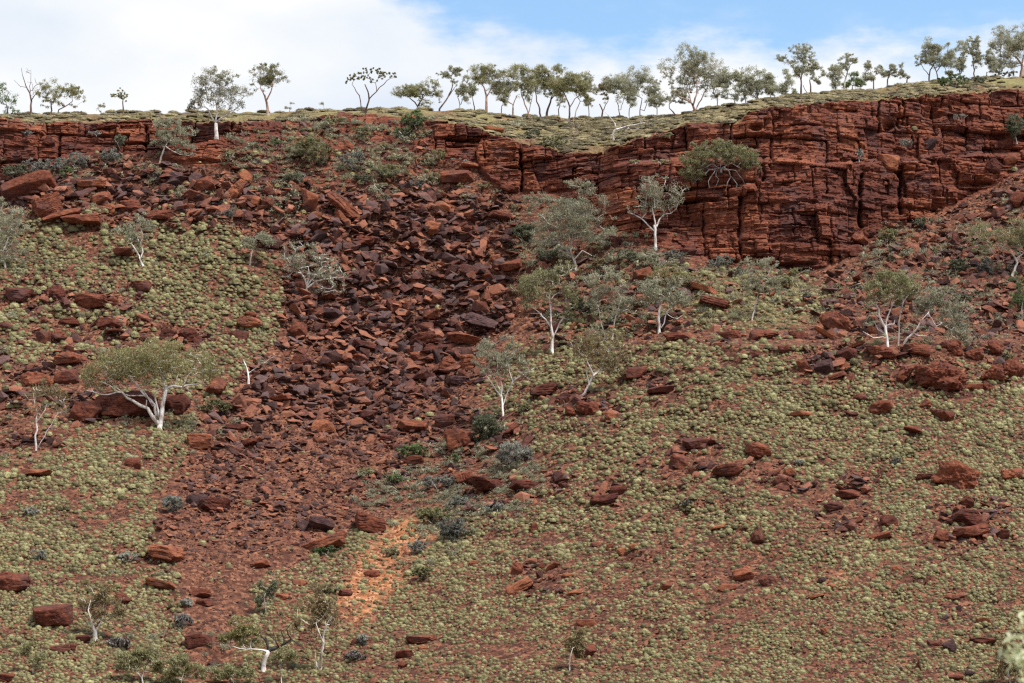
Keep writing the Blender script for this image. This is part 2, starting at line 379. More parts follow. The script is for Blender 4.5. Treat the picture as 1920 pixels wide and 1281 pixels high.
BM = {'white': bark('white_bark', (0.28, 0.21, 0.18), (0.58, 0.53, 0.48), (0.78, 0.75, 0.70)),
      'pale': bark('pale_grey_bark', (0.22, 0.17, 0.14), (0.42, 0.36, 0.31), (0.60, 0.54, 0.48)),
      'brown': bark('backlit_brown_bark', (0.06, 0.035, 0.028), (0.13, 0.075, 0.055), (0.22, 0.14, 0.11)),  # for skyline trunks; their backlit darkness is put into the colour
      'pink': bark('pinkish_bark', (0.16, 0.085, 0.06), (0.34, 0.21, 0.16), (0.50, 0.38, 0.32)),
      'black': bark('charred_bark', (0.010, 0.009, 0.008), (0.022, 0.019, 0.018), (0.05, 0.045, 0.04)),
      'grey': bark('weathered_grey_wood', (0.13, 0.11, 0.10), (0.26, 0.24, 0.22), (0.44, 0.42, 0.40))}

# ------------------------------------------------------------------ regions
def inpoly(px, py, poly):
    px = np.asarray(px, float); py = np.asarray(py, float); r = np.zeros(px.shape, bool)
    n = len(poly)
    for i in range(n):
        x0, y0 = poly[i]; x1, y1 = poly[(i + 1) % n]
        if y0 == y1: continue
        c = ((y0 > py) != (y1 > py)) & (px < (x1 - x0) * (py - y0) / (y1 - y0) + x0)
        r ^= c
    return r
SCREE = [(430, 330), (640, 350), (820, 345), (975, 370), (985, 430), (975, 520), (960, 600), (925, 650), (885, 700), (875, 790), (830, 860), (840, 930), (740, 950), (640, 1000),
         (560, 1060), (480, 1080), (460, 1130), (430, 1260), (350, 1281), (340, 1150), (330, 1060), (285, 1000), (300, 920), (345, 870), (370, 800), (430, 740), (470, 690), (520, 640), (535, 560),
         (520, 500), (430, 420), (330, 400), (180, 410), (60, 400), (-60, 400), (-60, 345), (150, 305), (300, 300)]
SCREE_R = [(1180, 480), (1300, 492), (1400, 512), (1520, 520), (1640, 450), (1760, 405), (1880, 345), (1990, 310), (1990, 640), (1840, 650), (1740, 640), (1560, 650), (1500, 600), (1380, 590), (1260, 580), (1160, 640), (1010, 660), (960, 640), (985, 520), (1010, 450), (1100, 440)]
SCREE_T = [(430, 230), (560, 222), (800, 222), (820, 300), (800, 345), (560, 345), (430, 335)]
OCHRE = [(732, 978), (815, 966), (822, 1002), (780, 1050), (748, 1105), (704, 1165), (664, 1180), (624, 1150), (644, 1085), (690, 1018)]
SPIN_L = [(-60, 410), (60, 425), (210, 430), (420, 415), (500, 500), (530, 560), (520, 640), (560, 700), (475, 690), (430, 745), (420, 790), (340, 860), (330, 930), (275, 1010), (330, 1060),
          (340, 1110), (365, 1290), (-60, 1290)]
SPIN_R = [(890, 740), (960, 660), (1040, 640), (1080, 600), (1180, 590), (1300, 605), (1500, 610), (1600, 655), (1990, 665), (1990, 1310), (420, 1310), (470, 1130), (560, 1070), (700, 1010), (850, 985), (900, 930), (960, 870),
          (905, 800)]
OUTC = [[(835, 770), (990, 770), (1020, 930), (900, 985), (845, 930)], [(1300, 850), (1500, 870), (1480, 910), (1300, 900)], [(1180, 590), (1300, 595), (1300, 640), (1180, 640)], [(-20, 800), (140, 800), (140, 850), (-20, 850)], [(1190, 875), (1250, 820), (1360, 822), (1340, 900), (1240, 910)], [(1430, 880), (1640, 905), (1650, 1000), (1560, 1010), (1480, 950)], [(1255, 612), (1400, 612), (1640, 636), (1620, 668), (1400, 655), (1260, 650)],
        [(1000, 715), (1120, 735), (1180, 760), (1170, 800), (1010, 780)], [(1095, 890), (1190, 900), (1170, 965), (1100, 950)], [(1730, 930), (1900, 935), (1900, 1020), (1740, 1020)], [(1600, 650), (1930, 640), (1930, 720), (1640, 720)],
        [(-20, 530), (260, 540), (250, 590), (-20, 590)], [(60, 598), (250, 590), (420, 612), (410, 660), (60, 655)], [(-20, 665), (190, 660), (190, 800), (-20, 790)], [(860, 870), (1080, 880), (1060, 935), (880, 935)], [(1760, 1120), (1820, 1120), (1830, 1170), (1770, 1170)],
        [(960, 1050), (1060, 1050), (1060, 1120), (960, 1120)], [(1180, 690), (1260, 690), (1260, 750), (1180, 740)], [(1500, 670), (1620, 670), (1600, 720), (1490, 720)]]
def outcrop(px, py):
    a = 0
    for q in OUTC: a = np.maximum(a, blur_mask(px, py, q, 12, 1.3))
    return a
def blur_mask(px, py, poly, s=10, w=1.0):
    a = 0
    for i in range(8):
        an = i * 0.785; a = a + inpoly(px + s * math.cos(an) + 14 * w * fbm(px / 40, py / 30, seed=91, oc=2), py + s * math.sin(an) + 12 * w * fbm(px / 40, py / 30, seed=92, oc=2), poly)
    return a / 8.0

# ------------------------------------------------------------------ terrain sheets
def sheet(name, PX, PYr, mat):
    P, mask, led, g2, h1, B, R, S = pos(PX, PYr, True)
    grass = (1 - sstep(-3, 3, PYr - R)) * np.clip(0.55 + 0.9 * fbm(PX / 60, PYr / 14, seed=101, oc=3), 0, 1)
    bench = blur_mask(PX, PYr, [(1300, 520), (1420, 500), (1560, 545), (1540, 600), (1400, 605), (1300, 580)], 14) * 0.55
    ochre = blur_mask(PX, PYr, OCHRE, 17, 1.9) * np.clip(1.0 + 1.8 * fbm(PX / 16, PYr / 9, seed=103, oc=4, rough=.7), 0, 1)
    for cx, cy, r in ((1420, 990, 26), (1560, 1085, 40), (1660, 1030, 34), (1290, 1000, 18), (1245, 925, 14)):
        ochre = np.maximum(ochre, 0.6 * np.exp(-(((PX - cx) / r) ** 2 + ((PYr - cy) / (r * .5)) ** 2)) * np.clip(.6 + 2 * fbm(PX / 9, PYr / 6, seed=105, oc=2), 0, 1))
    tint = 0.5 + 0.5 * (g2 - 0.5) + 0.35 * (h1 - 0.5) + 0.25 * fbm(PX / 90, PYr / 40, seed=111, oc=2)
    me = np_mesh(name, P, grid_faces(*PX.shape), mat, {'grass': np.clip(grass + bench, 0, 1), 'ochre': np.clip(ochre, 0, 1), 'tint': np.clip(tint, 0, 1)}, smooth=True)
    return P, me
U1 = np.arange(-170, 2092, 1.6); U2 = np.arange(-170, 2092, 4.0)
# lower slope
t = np.linspace(0, 1, 300)[:, None]
PXg = np.broadcast_to(U2, (300, len(U2))); Bg = lB(U2)
PYg = 1440 + (Bg - 2 - 1440) * t
_, me = sheet('hillside', PXg, PYg, M_ground)
tag(link('hillside', me), 'steep red earth hillside covered in loose stones', 'hillside', kind='structure')
# cliff band
t = np.linspace(0, 1, 280)[:, None]
PXg = np.broadcast_to(U1, (280, len(U1))); Bg = lB(U1) + 3; Rg = lR(U1)
_, me = sheet('cliff', PXg, Bg + (Rg - Bg) * t, M_cliff)
me.polygons.foreach_set('use_smooth', np.zeros(len(me.polygons), bool))
tag(link('cliff', me), 'layered dark red rock cliff along the top of the hillside', 'cliff', kind='structure')
# plateau above the rim, and on beyond the skyline
t = np.linspace(0, 1, 36)[:, None]
PXg = np.broadcast_to(U1, (36, len(U1))); Rg = lR(U1); Sg = lS(U1)
P, me0 = sheet('tmp', PXg, Rg + (Sg - Rg) * t, M_ground)
back = []
for k, dy in enumerate((3, 8, 16, 30, 55, 100, 250, 700)):
    q = P[-1].copy(); s = (q[:, 1] + dy) / q[:, 1]
    q[:, 0] *= s; q[:, 1] += dy; q[:, 2] += dy * 0.04 + 0.3 * fbm(U1 / 70, dy, seed=120, oc=2) - 0.6
    back.append(q)
P2 = np.concatenate([P, np.stack(back)], 0)
ga = np.zeros(len(me0.vertices), np.float32); me0.attributes['grass'].data.foreach_get('value', ga)
ga = np.concatenate([ga, np.full(len(back) * len(U1), 0.8, np.float32)])
me = np_mesh('plateau_ground', P2, grid_faces(*P2.shape[:2]), M_ground, {'grass': ga, 'ochre': ga * 0, 'tint': ga * 0 + .5}, smooth=True)
bpy.data.meshes.remove(me0)
tag(link('plateau_ground', me), 'gently sloping grassy ground above the cliff rim', 'ground', kind='structure')
# valley floor below the frame, reaching under the camera
q0 = pos(U2, np.full(len(U2), 1440.)); rows = [q0]
for yy, zz in ((140, -9.5), (110, -12), (60, -12.5), (25, -6.5), (11, -2.2), (3, -1.8), (-14, -1.8), (-40, 8), (-90, 38), (-170, 86), (-260, 120), (-500, 130)):  # rows rising behind the camera: unseen slope added to block low sky light
    q = q0.copy(); q[:, 0] = (U2 - 960) / 960 * max(90, 60 + abs(yy) * 1.1); q[:, 1] = yy; q[:, 2] = zz + 0.4 * fbm(q[:, 0] / 9, yy / 9, seed=130, oc=2); rows.append(q)
me = np_mesh('valley_floor_and_shade_slope', np.stack(rows), grid_faces(len(rows), len(U2)), M_ground, {'grass': np.full(len(rows) * len(U2), 0.25), 'ochre': np.zeros(len(rows) * len(U2)), 'tint': np.full(len(rows) * len(U2), .5)}, smooth=True)
tag(link('valley_floor_and_shade_slope', me), 'stony red valley floor and unseen opposite slope added to block low light', 'ground', kind='structure')

# ------------------------------------------------------------------ landmarks used in labels
LAND = []
def landmark(px, py, phrase): LAND.append((px, py, phrase))
DIRW = {'u': 'above', 'd': 'below', 'l': 'left of', 'r': 'right of'}
ORD = ['closest', 'second', 'third', 'fourth', 'fifth', 'sixth', 'seventh', 'eighth', 'ninth', 'tenth', 'eleventh', 'twelfth', 'thirteenth', 'fourteenth', 'fifteenth', 'sixteenth']
def near_labels(items, head, noun):
    """items: list of (px, py, adjective); returns one label each, telling it apart by the nearest landmark"""
    buckets = {}
    for i, (x, y, adj) in enumerate(items):
        best = min(LAND, key=lambda L: (L[0] - x) ** 2 + ((L[1] - y) * 1.2) ** 2)
        dx, dy = x - best[0], y - best[1]
        d = ('r' if dx > 0 else 'l') if abs(dx) > abs(dy) else ('d' if dy > 0 else 'u')
        buckets.setdefault((best[2], d, adj), []).append((dx * dx + dy * dy, i))
    out = [None] * len(items)
    for (ph, d, adj), L in buckets.items():
        L.sort()
        for k, (_, i) in enumerate(L):
            w = ORD[k] if k < len(ORD) else 'outermost'
            pre = (w + ' ') if len(L) > 1 else ''
            out[i] = (pre + adj + ' ' + noun + ' ' + DIRW[d] + ' ' + ph).strip()
    return out

# ------------------------------------------------------------------ rocks
def hull_rock(seed, n=14, flat=0.5, box=0.6):
    r = random.Random(seed); bm = bmesh.new()
    for i in range(n):
        v = Vector((r.gauss(0, 1), r.gauss(0, 1), r.gauss(0, 1))); v.normalize()
        m = max(abs(v.x), abs(v.y), abs(v.z)); v = v.lerp(v / m, box)
        bm.verts.new((v.x, v.y * r.uniform(.7, 1), v.z * flat))
    bmesh.ops.convex_hull(bm, input=bm.verts)
    bmesh.ops.delete(bm, geom=[v for v in bm.verts if not v.link_faces], context='VERTS')
    bmesh.ops.triangulate(bm, faces=bm.faces)
    bm.verts.index_update()
    V = np.array([v.co[:] for v in bm.verts]); Fc = np.array([[v.index for v in f.verts] for f in bm.faces]); bm.free()
    return V, Fc
HULLS = [hull_rock(100 + i, rnd.randint(9, 16), rnd.choice([.20, .26, .32, .42, .55, .75]), rnd.uniform(.3, .9)) for i in range(36)]
_ico = {}
def ico(sub):
    if sub not in _ico:
        bm = bmesh.new(); bmesh.ops.create_icosphere(bm, subdivisions=sub, radius=1)
        bm.verts.index_update()
        _ico[sub] = (np.array([v.co[:] for v in bm.verts]), np.array([[v.index for v in f.verts] for f in bm.faces])); bm.free()
    return _ico[sub]
def boulder_mesh(seed, dims, kind='block', sub=4, tilt=0.0, dip=0.0):
    """dims are half sizes in metres; kind: block, slab, round, layered, wedge"""
    r = np.random.default_rng(seed)
    d, Fc = ico(sub)
    npl = {'block': 11, 'slab': 9, 'round': 20, 'layered': 12, 'wedge': 7}[kind]
    nrm = r.normal(size=(npl, 3)); nrm /= np.linalg.norm(nrm, axis=1)[:, None]
    h = r.uniform(0.72, 1.0, npl)
    ax = np.array([[1, 0, 0], [-1, 0, 0], [0, 1, 0], [0, -1, 0], [0, 0, 1], [0, 0, -1.]]) + r.normal(size=(6, 3)) * (0.16 if kind != 'wedge' else .35)
    ax /= np.linalg.norm(ax, axis=1)[:, None]
    if kind != 'round': nrm = np.vstack([nrm, ax]); h = np.concatenate([h, np.full(6, 0.80)])
    dt = np.maximum(d @ nrm.T, 1e-3)
    rr = h / dt
    p = {'round': 16.0}.get(kind, 60.0)
    rad = (rr ** -p).sum(1) ** (-1 / p)
    V = d * rad[:, None]
    ext = np.abs(V).max(0); V = V / ext
    s3 = r.uniform(0, 90, 3)
    sc = np.array(dims); Q = V * sc + s3
    L = np.linalg.norm(V, axis=1)[:, None] + 1e-6
    out = V / L
    amp = {'block': .10, 'slab': .07, 'round': .30, 'layered': .12, 'wedge': .09}[kind] * min(dims)
    nz = fbm(Q[:, 0] / .9, Q[:, 1] / .9, Q[:, 2] / .7, seed=seed % 97, oc=4, rough=.68)
    if kind == 'round': nz = nz + .5 * np.minimum(0, fbm(Q[:, 0] / .45, Q[:, 1] / .45, Q[:, 2] / .4, seed=seed % 83, oc=2))
    V = V * sc + out * (nz * amp * 1.6)[:, None]
    # bedding: thin courses that stand in and out around the sides
    k = {'layered': .95, 'block': .4, 'slab': .35, 'round': 0.12, 'wedge': .4}[kind]
    thk = 0.26 if kind != 'slab' else 0.16
    zl = (V[:, 2] + 0.30 * fbm(V[:, 0] / 2, V[:, 1] / 2, seed=seed % 50, oc=3)) / thk + 50; zl = zl + .9 * fbm(zl / 2.2, seed=seed % 41, oc=1)
    k = k * np.clip(.5 + 1.6 * fbm(V[:, 0] / .9, V[:, 1] / .9, V[:, 2] / .5, seed=seed % 37, oc=2), 0, 1.3)
    zi = np.floor(zl); fz = zl - zi
    lay = (hsh(zi, zi * 0, zi * 0, seed % 89) - 0.5) * 0.16 - 0.10 * np.exp(-(np.minimum(fz, 1 - fz) * thk / .03) ** 2)
    V[:, :2] += out[:, :2] * (lay * k)[:, None]
    # a few through-going joints on blocky rocks
    R = Matrix.Rotation(tilt, 3, 'Y') @ Matrix.Rotation(dip, 3, 'X') @ Matrix.Rotation(r.uniform(-.35, .35), 3, 'Z')
    V = V @ np.array(R).T
    return V, Fc
n_rock = 0
def boulder(px, py, w, h, kind, label, tint=.5, tilt=0.0, dip=0.0, mat=None, seed=None, deep=None, name='boulder', cat='boulder', lm=None, group=None, sub=None, lift=0.0):
    """px, py centre, w, h in photo pixels"""
    global n_rock
    n_rock += 1
    P0 = pos(px, min(py + 0.30 * h, 1400))
    m = float(P0[1]) / F / math.cos(PITCH)
    hw, hh = w * m / 2, h * m / 2
    dy = (deep if deep else (0.8 if kind != 'slab' else .8)) * hw
    c = W(px, py, float(P0[1]) + 0.02 * dy)
    s = n_rock * 13 + 5 if seed is None else seed
    ca, sa = abs(math.cos(tilt)), abs(math.sin(tilt))
    # undo the spread a tilt gives so the silhouette keeps its measured size
    if sa > 0.05:
        a = (hw * ca - hh * sa) / max(ca * ca - sa * sa, .25); b_ = (hh * ca - hw * sa) / max(ca * ca - sa * sa, .25)
        hw2, hh2 = max(a, hw * .8), max(b_, hh * .75)
    else: hw2, hh2 = hw, hh
    sb = sub or (5 if w > 60 else 4 if w > 26 else 3)
    V, Fc = boulder_mesh(s, (hw2 * 1.04, max(dy, .3), hh2 * 1.06), kind, sb, tilt, dip)
    me = np_mesh(name, V, Fc, mat or (M_purple if tint < .27 else M_boulder), {'tint': np.full(len(V), tint + .035 * math.sin(n_rock * 7.3))}, smooth=False)
    o = link(name, me, loc=c + np.array([0, 0, lift - .09 * h * m]))
    tag(o, label, cat, group)
    if lm: landmark(px, py, lm)
    return o

exec_parts = []
# ------------------------------------------------------------------ boulders and outcrops one can tell apart
def B_(px, py, w, h, kind, label, lm=None, tint=.5, tilt=0, dip=0, mat=None, **k):
    return boulder(px, py, w, h, kind, label, tint, math.radians(tilt), math.radians(dip), mat, lm=lm, **k)
CG = M_conglom
# upper left
B_(56, 352, 106, 52, 'wedge', 'huge rust-red slab-like boulder with a shaded underside near the left edge', 'the huge overhanging boulder', .50, -14, -30, seed=4021)
B_(88, 386, 62, 50, 'layered', 'brown-orange layered boulder leaning under the huge overhanging boulder', None, .58, -25)
B_(118, 404, 74, 26, 'layered', 'low orange layered slab just below the leaning brown boulder', None, .6, -14)
B_(92, 263, 36, 30, 'wedge', 'grey-brown wedge-shaped block hanging on the left cliff edge', 'the wedge block on the left cliff', .35, 14)
B_(328, 330, 46, 34, 'wedge', 'dark triangular slab below the cliff-foot gum', 'the dark triangular slab', .25, -30)
B_(384, 346, 48, 42, 'block', 'rust-red boulder with a dark hollow on its left side', None, .55, -15)
B_(370, 368, 50, 28, 'slab', 'dull red flat rock below the hollowed rust boulder', None, .5, 10)
B_(460, 330, 28, 40, 'slab', 'bright red upright pointed slab above the leaning orange slab', None, .8, -50)
B_(440, 356, 32, 46, 'layered', 'orange-red leaning slab with a split face', 'the leaning orange slab', .85, 35)
B_(472, 373, 36, 27, 'block', 'pale red boulder with a sharp lower point right of the leaning slab', None, .72, 8)
B_(502, 358, 28, 20, 'block', 'rounded maroon boulder right of the pale pointed boulder', None, .4)
B_(582, 374, 50, 44, 'slab', 'tall smooth grey-red slab standing in the upper scree', 'the tall smooth slab', .66, 10, -55)
B_(592, 404, 24, 32, 'wedge', 'narrow rust-red wedge at the foot of the tall smooth slab', None, .66, 70)
B_(650, 390, 58, 30, 'layered', 'long split slab tilted down to the right in the upper scree', 'the split tilted slab', .6, 42)
B_(640, 408, 38, 24, 'slab', 'smaller red slab tilted below the split slab', None, .7, 52)
B_(653, 276, 28, 34, 'block', 'square red block below the rim beside olive bushes', 'the square block under the rim', .62, 20)
B_(732, 262, 26, 18, 'round', 'rounded dark red boulder among grass near the rim', None, .5)
B_(688, 446, 72, 34, 'round', 'domed dark red boulder with a shaded front', 'the domed boulder', .45)
B_(830, 388, 46, 26, 'slab', 'flat orange-topped slab perched on a block', 'the flat orange-topped slab', .9, 12, -14)
B_(852, 392, 28, 12, 'slab', 'thin orange slab broken off the flat-topped slab', None, .85, 22)
B_(812, 425, 34, 28, 'slab', 'smooth brick-red diamond-shaped slab in the upper scree', 'the diamond slab', .75, 10, -45)
B_(872, 424, 38, 30, 'block', 'brown-red boulder split by a dark seam', None, .5, -30)
B_(884, 436, 18, 34, 'slab', 'dark grey slab standing on edge beside the seamed boulder', None, .3, 65)
B_(940, 402, 50, 24, 'layered', 'long brown block below the middle cliff', 'the long brown block', .52, 12)
B_(884, 310, 40, 8, 'slab', 'thin flat red slab lying on the ledge under the middle cliff', None, .75)
B_(858, 332, 66, 24, 'layered', 'low layered outcrop ledge below the middle cliff', 'the low layered ledge', .55)
B_(925, 243, 44, 14, 'slab', 'broken orange slab lying on the rim of the middle cliff', None, .9, 8)
B_(955, 352, 40, 24, 'layered', 'tilted layered block against the foot of the middle cliff', None, .5, 22)
B_(904, 375, 24, 16, 'layered', 'small striped red block below the low ledge', None, .75, 25)
B_(960, 497, 42, 28, 'block', 'orange-brown block at the right side of the upper scree', None, .62, -15)
B_(884, 508, 50, 30, 'block', 'heavy dark block with an orange lower face', 'the heavy dark block', .4, 8)
B_(918, 520, 36, 26, 'wedge', 'brown wedge lodged against the heavy dark block', None, .45, 40)
B_(926, 482, 26, 26, 'slab', 'upright orange slab above the heavy dark block', None, .7, -50)
B_(1000, 508, 30, 26, 'block', 'dark red block beside the lower crown of the grey gum', None, .35)
B_(760, 487, 24, 18, 'block', 'small orange-red wedge rock in mid scree', None, .85, 15)
B_(830, 492, 22, 18, 'wedge', 'bright orange broken rock in mid scree', None, 1.0, 10)
B_(790, 545, 30, 16, 'slab', 'pale brown flat slab resting in mid scree', None, .55, 10)
B_(692, 500, 26, 26, 'round', 'rounded ribbed boulder in mid scree', None, .5)
# middle scree
B_(556, 620, 44, 38, 'slab', 'big smooth grey-red slab lying on the left scree edge', 'the big grey-red slab', .5, -20, -40)
B_(616, 588, 60, 24, 'slab', 'flat dark purple-brown slab below the spreading pale gum', 'the flat purple-brown slab', .12, 10, -24)
B_(468, 604, 48, 28, 'layered', 'orange-red boulder among spinifex left of the scree', 'the orange-red boulder', .82, 6)
B_(448, 628, 40, 18, 'block', 'dark red low rock beneath the orange-red boulder', None, .4)
B_(470, 588, 24, 12, 'slab', 'small rust slab resting above the orange-red boulder', None, .7, 14)
B_(793, 634, 58, 34, 'layered', 'bulky brown layered slab left of the tilted slab pile', 'the bulky layered slab', .42, -14)
B_(868, 636, 74, 26, 'slab', 'smooth orange-brown slab tilted down to the right in the rock pile', 'the smooth tilted slab', .62, 18, -30)
B_(905, 602, 70, 40, 'layered', 'long dark layered slab above the smooth tilted slab', 'the long dark slab', .22, 18)
B_(812, 654, 30, 22, 'block', 'square-ended brown block wedged below the bulky slab', None, .42, 32)
B_(832, 650, 26, 14, 'block', 'small brown block between the two big scree slabs', None, .42, 18)
B_(826, 614, 30, 20, 'block', 'dark blocky rock topping the scree pile', None, .2, -20)
B_(808, 588, 34, 24, 'block', 'orange-faced block with a flat roof above the scree pile', None, .6, 4)
B_(765, 574, 20, 16, 'block', 'grey-brown cube-like block above the scree pile', None, .4)
B_(738, 572, 30, 26, 'round', 'ribbed rust-brown boulder on the left of the scree pile', None, .55)
B_(840, 682, 42, 36, 'layered', 'squat layered boulder with orange stripes below the scree pile', 'the striped squat boulder', .58, 6)
B_(880, 676, 40, 38, 'layered', 'rounded orange layered boulder beside the striped squat one', None, .72, -8)
B_(786, 668, 38, 24, 'layered', 'orange-brown ribbed rock below the bulky slab', None, .62)
B_(795, 706, 46, 17, 'slab', 'long flat dark slab in the lower middle scree', 'the long flat dark slab', .3, -4)
B_(860, 712, 48, 18, 'layered', 'flat dark brown slab right of the long flat slab', None, .22)
B_(898, 714, 34, 16, 'layered', 'dark grey-brown slab at the right scree edge', None, .2, -14)
B_(742, 718, 22, 22, 'slab', 'upright pointed dark slab in the middle scree', None, .3, 60)
B_(570, 676, 46, 28, 'block', 'brown flat-faced boulder on the left scree edge', 'the brown flat-faced boulder', .5, 12)
B_(520, 745, 54, 18, 'slab', 'low reddish slab at the left side of the middle scree', 'the low reddish slab', .6, -4)
B_(606, 798, 46, 34, 'block', 'orange-red square boulder in the lower left scree', 'the orange-red square boulder', .78, -8)
B_(684, 645, 46, 22, 'slab', 'dark tabular slab in the middle scree', None, .3, 8)
B_(676, 672, 40, 20, 'layered', 'rust-brown layered rock under the dark tabular slab', None, .6)
B_(652, 706, 34, 16, 'slab', 'flat maroon rock in the middle scree', None, .4, -12)
B_(772, 800, 66, 26, 'slab', 'wide flat-topped orange slab above the green bush', 'the wide flat-topped slab', .66, 4, -14)
B_(690, 776, 34, 20, 'block', 'dark red block left of the wide flat-topped slab', None, .35)
B_(724, 820, 30, 18, 'block', 'maroon block below the wide flat-topped slab', None, .4, 12)
B_(406, 722, 48, 50, 'slab', 'large smooth rust-grey slab behind the big ghost gum', 'the smooth slab behind the ghost gum', .6, 24, -45)
B_(376, 826, 54, 34, 'block', 'smooth pale-red boulder just right below the big ghost gum', 'the pale-red boulder', .68, 4)
B_(445, 800, 46, 20, 'slab', 'dark low slab right of the pale-red boulder', None, .35, -8)
B_(462, 830, 40, 22, 'layered', 'brown ribbed rock in the lower left scree', None, .45, -20)
B_(862, 822, 52, 66, 'layered', 'tall upright red block with vertical cracks at the gully side', 'the tall upright red block', .62, 78, 0, None, deep=1.3)
B_(870, 893, 36, 44, 'layered', 'narrow upright red boulder below the tall upright block', None, .62, 70)
B_(835, 788, 40, 26, 'block', 'dark rugged boulder behind the tall upright block', None, .35)
B_(960, 802, 36, 42, 'wedge', 'smooth maroon boulder at the foot of the forked white gum', 'the smooth maroon boulder', .42, 60)
B_(920, 908, 74, 30, 'layered', 'dark red ledge outcrop under the fallen grey bush', 'the dark red ledge', .32)
B_(985, 908, 60, 20, 'layered', 'low maroon outcrop right of the dark red ledge', None, .35)
B_(778, 862, 40, 22, 'block', 'rust boulder below the bright green bush', None, .5)
B_(694, 977, 64, 44, 'layered', 'large dark-capped boulder with broken orange front above the ochre gully', 'the dark-capped boulder', .52, 12)
B_(606, 1018, 100, 34, 'layered', 'long layered orange slab tilted up to the right beside a green bush', 'the long layered slab', .66, -16)
B_(640, 1002, 26, 22, 'block', 'orange block at the upper end of the long layered slab', None, .7)
B_(600, 984, 50, 22, 'slab', 'cracked purple-grey slab above the long layered slab', None, .2, 6, -30)
B_(568, 986, 24, 22, 'wedge', 'dark broken rock left of the cracked purple-grey slab', None, .25)
B_(402, 946, 56, 32, 'layered', 'purple-capped block with red base in the lower scree', 'the purple-capped block', .4)
B_(368, 938, 44, 24, 'block', 'grey-purple boulder beside the dry grey bush', None, .15)
B_(314, 1036, 72, 44, 'layered', 'broad flat orange outcrop with stepped top', 'the broad flat orange outcrop', .72, 10)
B_(300, 1094, 64, 24, 'layered', 'low orange layered outcrop in the lower left slope', 'the low orange outcrop', .68, 10)
B_(376, 1110, 40, 18, 'block', 'hollowed dark rust rock in the lower bare soil', None, .5)
B_(382, 1129, 34, 14, 'block', 'small hollowed rust rock beneath the other hollowed one', None, .45)
B_(374, 1200, 56, 28, 'block', 'rounded purple-topped boulder at the foot of the bare chute', 'the purple-topped boulder', .4)
B_(22, 1090, 72, 40, 'layered', 'dark red layered boulder at the left edge, low on the slope', 'the left-edge boulder', .52)
B_(100, 1155, 76, 48, 'block', 'massive dark red boulder with a black lower face beside a small gum', 'the massive dark red boulder', .42, 0, 8)
B_(158, 1195, 36, 22, 'wedge', 'dark maroon rock at the foot of the small white-stumped gum', None, .35)
B_(112, 1216, 44, 18, 'block', 'rust-red flat rock with a gap beneath the massive boulder', None, .6)
B_(136, 1215, 16, 18, 'wedge', 'small upright maroon rock right of the rust flat rock', None, .4)
B_(228, 1122, 36, 26, 'round', 'half-buried red boulder in the lower left spinifex', None, .55)
B_(486, 1056, 42, 18, 'layered', 'rust-brown low slab in the lower bare soil', None, .6, -8)
B_(66, 886, 66, 20, 'slab', 'flat pale-red slab in the left spinifex', 'the flat pale-red slab', .68, -5)
B_(14, 1268, 34, 16, 'block', 'dark red rock near the lower left corner', None, .45)
B_(560, 1092, 28, 10, 'slab', 'small flat orange slab in spinifex below the long layered slab', None, .85)
B_(530, 1118, 26, 12, 'slab', 'flat dusty-red rock beside the small thin gum', None, .7)
# left slope outcrops
for a in [(104, 548, 44, 34, 'block', 'dark red blocky outcrop among the left spinifex', 'the blocky left outcrop', .42), (172, 563, 62, 28, 'layered', 'rounded rust-red layered outcrop on the left slope', 'the rounded layered outcrop', .6),
          (212, 564, 22, 16, 'layered', 'small rust boulder right of the rounded layered outcrop', None, .6), (112, 628, 38, 28, 'round', 'rounded crumbly red boulder below the left outcrops', 'the crumbly left boulder', .55),
          (84, 632, 32, 24, 'block', 'dark red rock left of the crumbly left boulder', None, .42), (130, 602, 40, 16, 'layered', 'low red ledge above the crumbly left boulder', None, .5),
          (205, 604, 46, 20, 'layered', 'low dark red ledge on the left slope', None, .45), (355, 628, 50, 28, 'round', 'broad dark red outcrop above the big ghost gum', 'the outcrop above the ghost gum', .42),
          (316, 626, 34, 26, 'block', 'purplish blocky rock left of the outcrop above the ghost gum', None, .3), (130, 672, 66, 24, 'layered', 'rust-red ledge left of the big ghost gum crown', 'the rust ledge', .62),
          (70, 712, 70, 34, 'round', 'crumbly red outcrop at the left below the rust ledge', 'the crumbly red outcrop', .6), (126, 706, 44, 32, 'block', 'dark red boulder right of the crumbly red outcrop', None, .45),
          (34, 552, 50, 28, 'layered', 'dark brown ledge at the left edge below the edge gum', None, .35), (268, 536, 32, 22, 'block', 'rust boulder below the small curvy gum', None, .55),
          (240, 756, 120, 52, 'layered', 'long dark undercut outcrop shaded behind the big ghost gum', 'the undercut outcrop', .45), (160, 770, 60, 44, 'layered', 'dull red broken outcrop left of the undercut outcrop', None, .45),
          (330, 757, 50, 40, 'block', 'dark shaded block right of the ghost gum trunk', None, .3), (232, 472, 40, 16, 'layered', 'flat dark red ledge left of the small curvy gum', None, .5),
          (250, 868, 30, 26, 'block', 'smooth dull-red boulder below the big ghost gum', None, .5), (300, 404, 60, 18, 'layered', 'long low red ledge under the upper left rocks', None, .55),
          (190, 372, 40, 36, 'block', 'orange-brown squared boulder in the upper left rocks', 'the squared brown boulder', .66), (205, 392, 26, 22, 'block', 'small orange boulder against the squared brown boulder', None, .75),
          (172, 345, 56, 20, 'layered', 'tawny layered rock above the squared brown boulder', None, .7), (245, 385, 44, 24, 'layered', 'rust layered rock right of the small orange boulder', None, .5), (155, 412, 84, 18, 'layered', 'low red slab outcrop above the left spinifex', None, .6),
          (518, 494, 26, 18, 'round', 'bright rust-red boulder left of the spreading pale gum', None, .75), (10, 610, 26, 14, 'block', 'red rock at the left edge of the slope', None, .5)]:
    B_(*a[:7], tint=a[7])
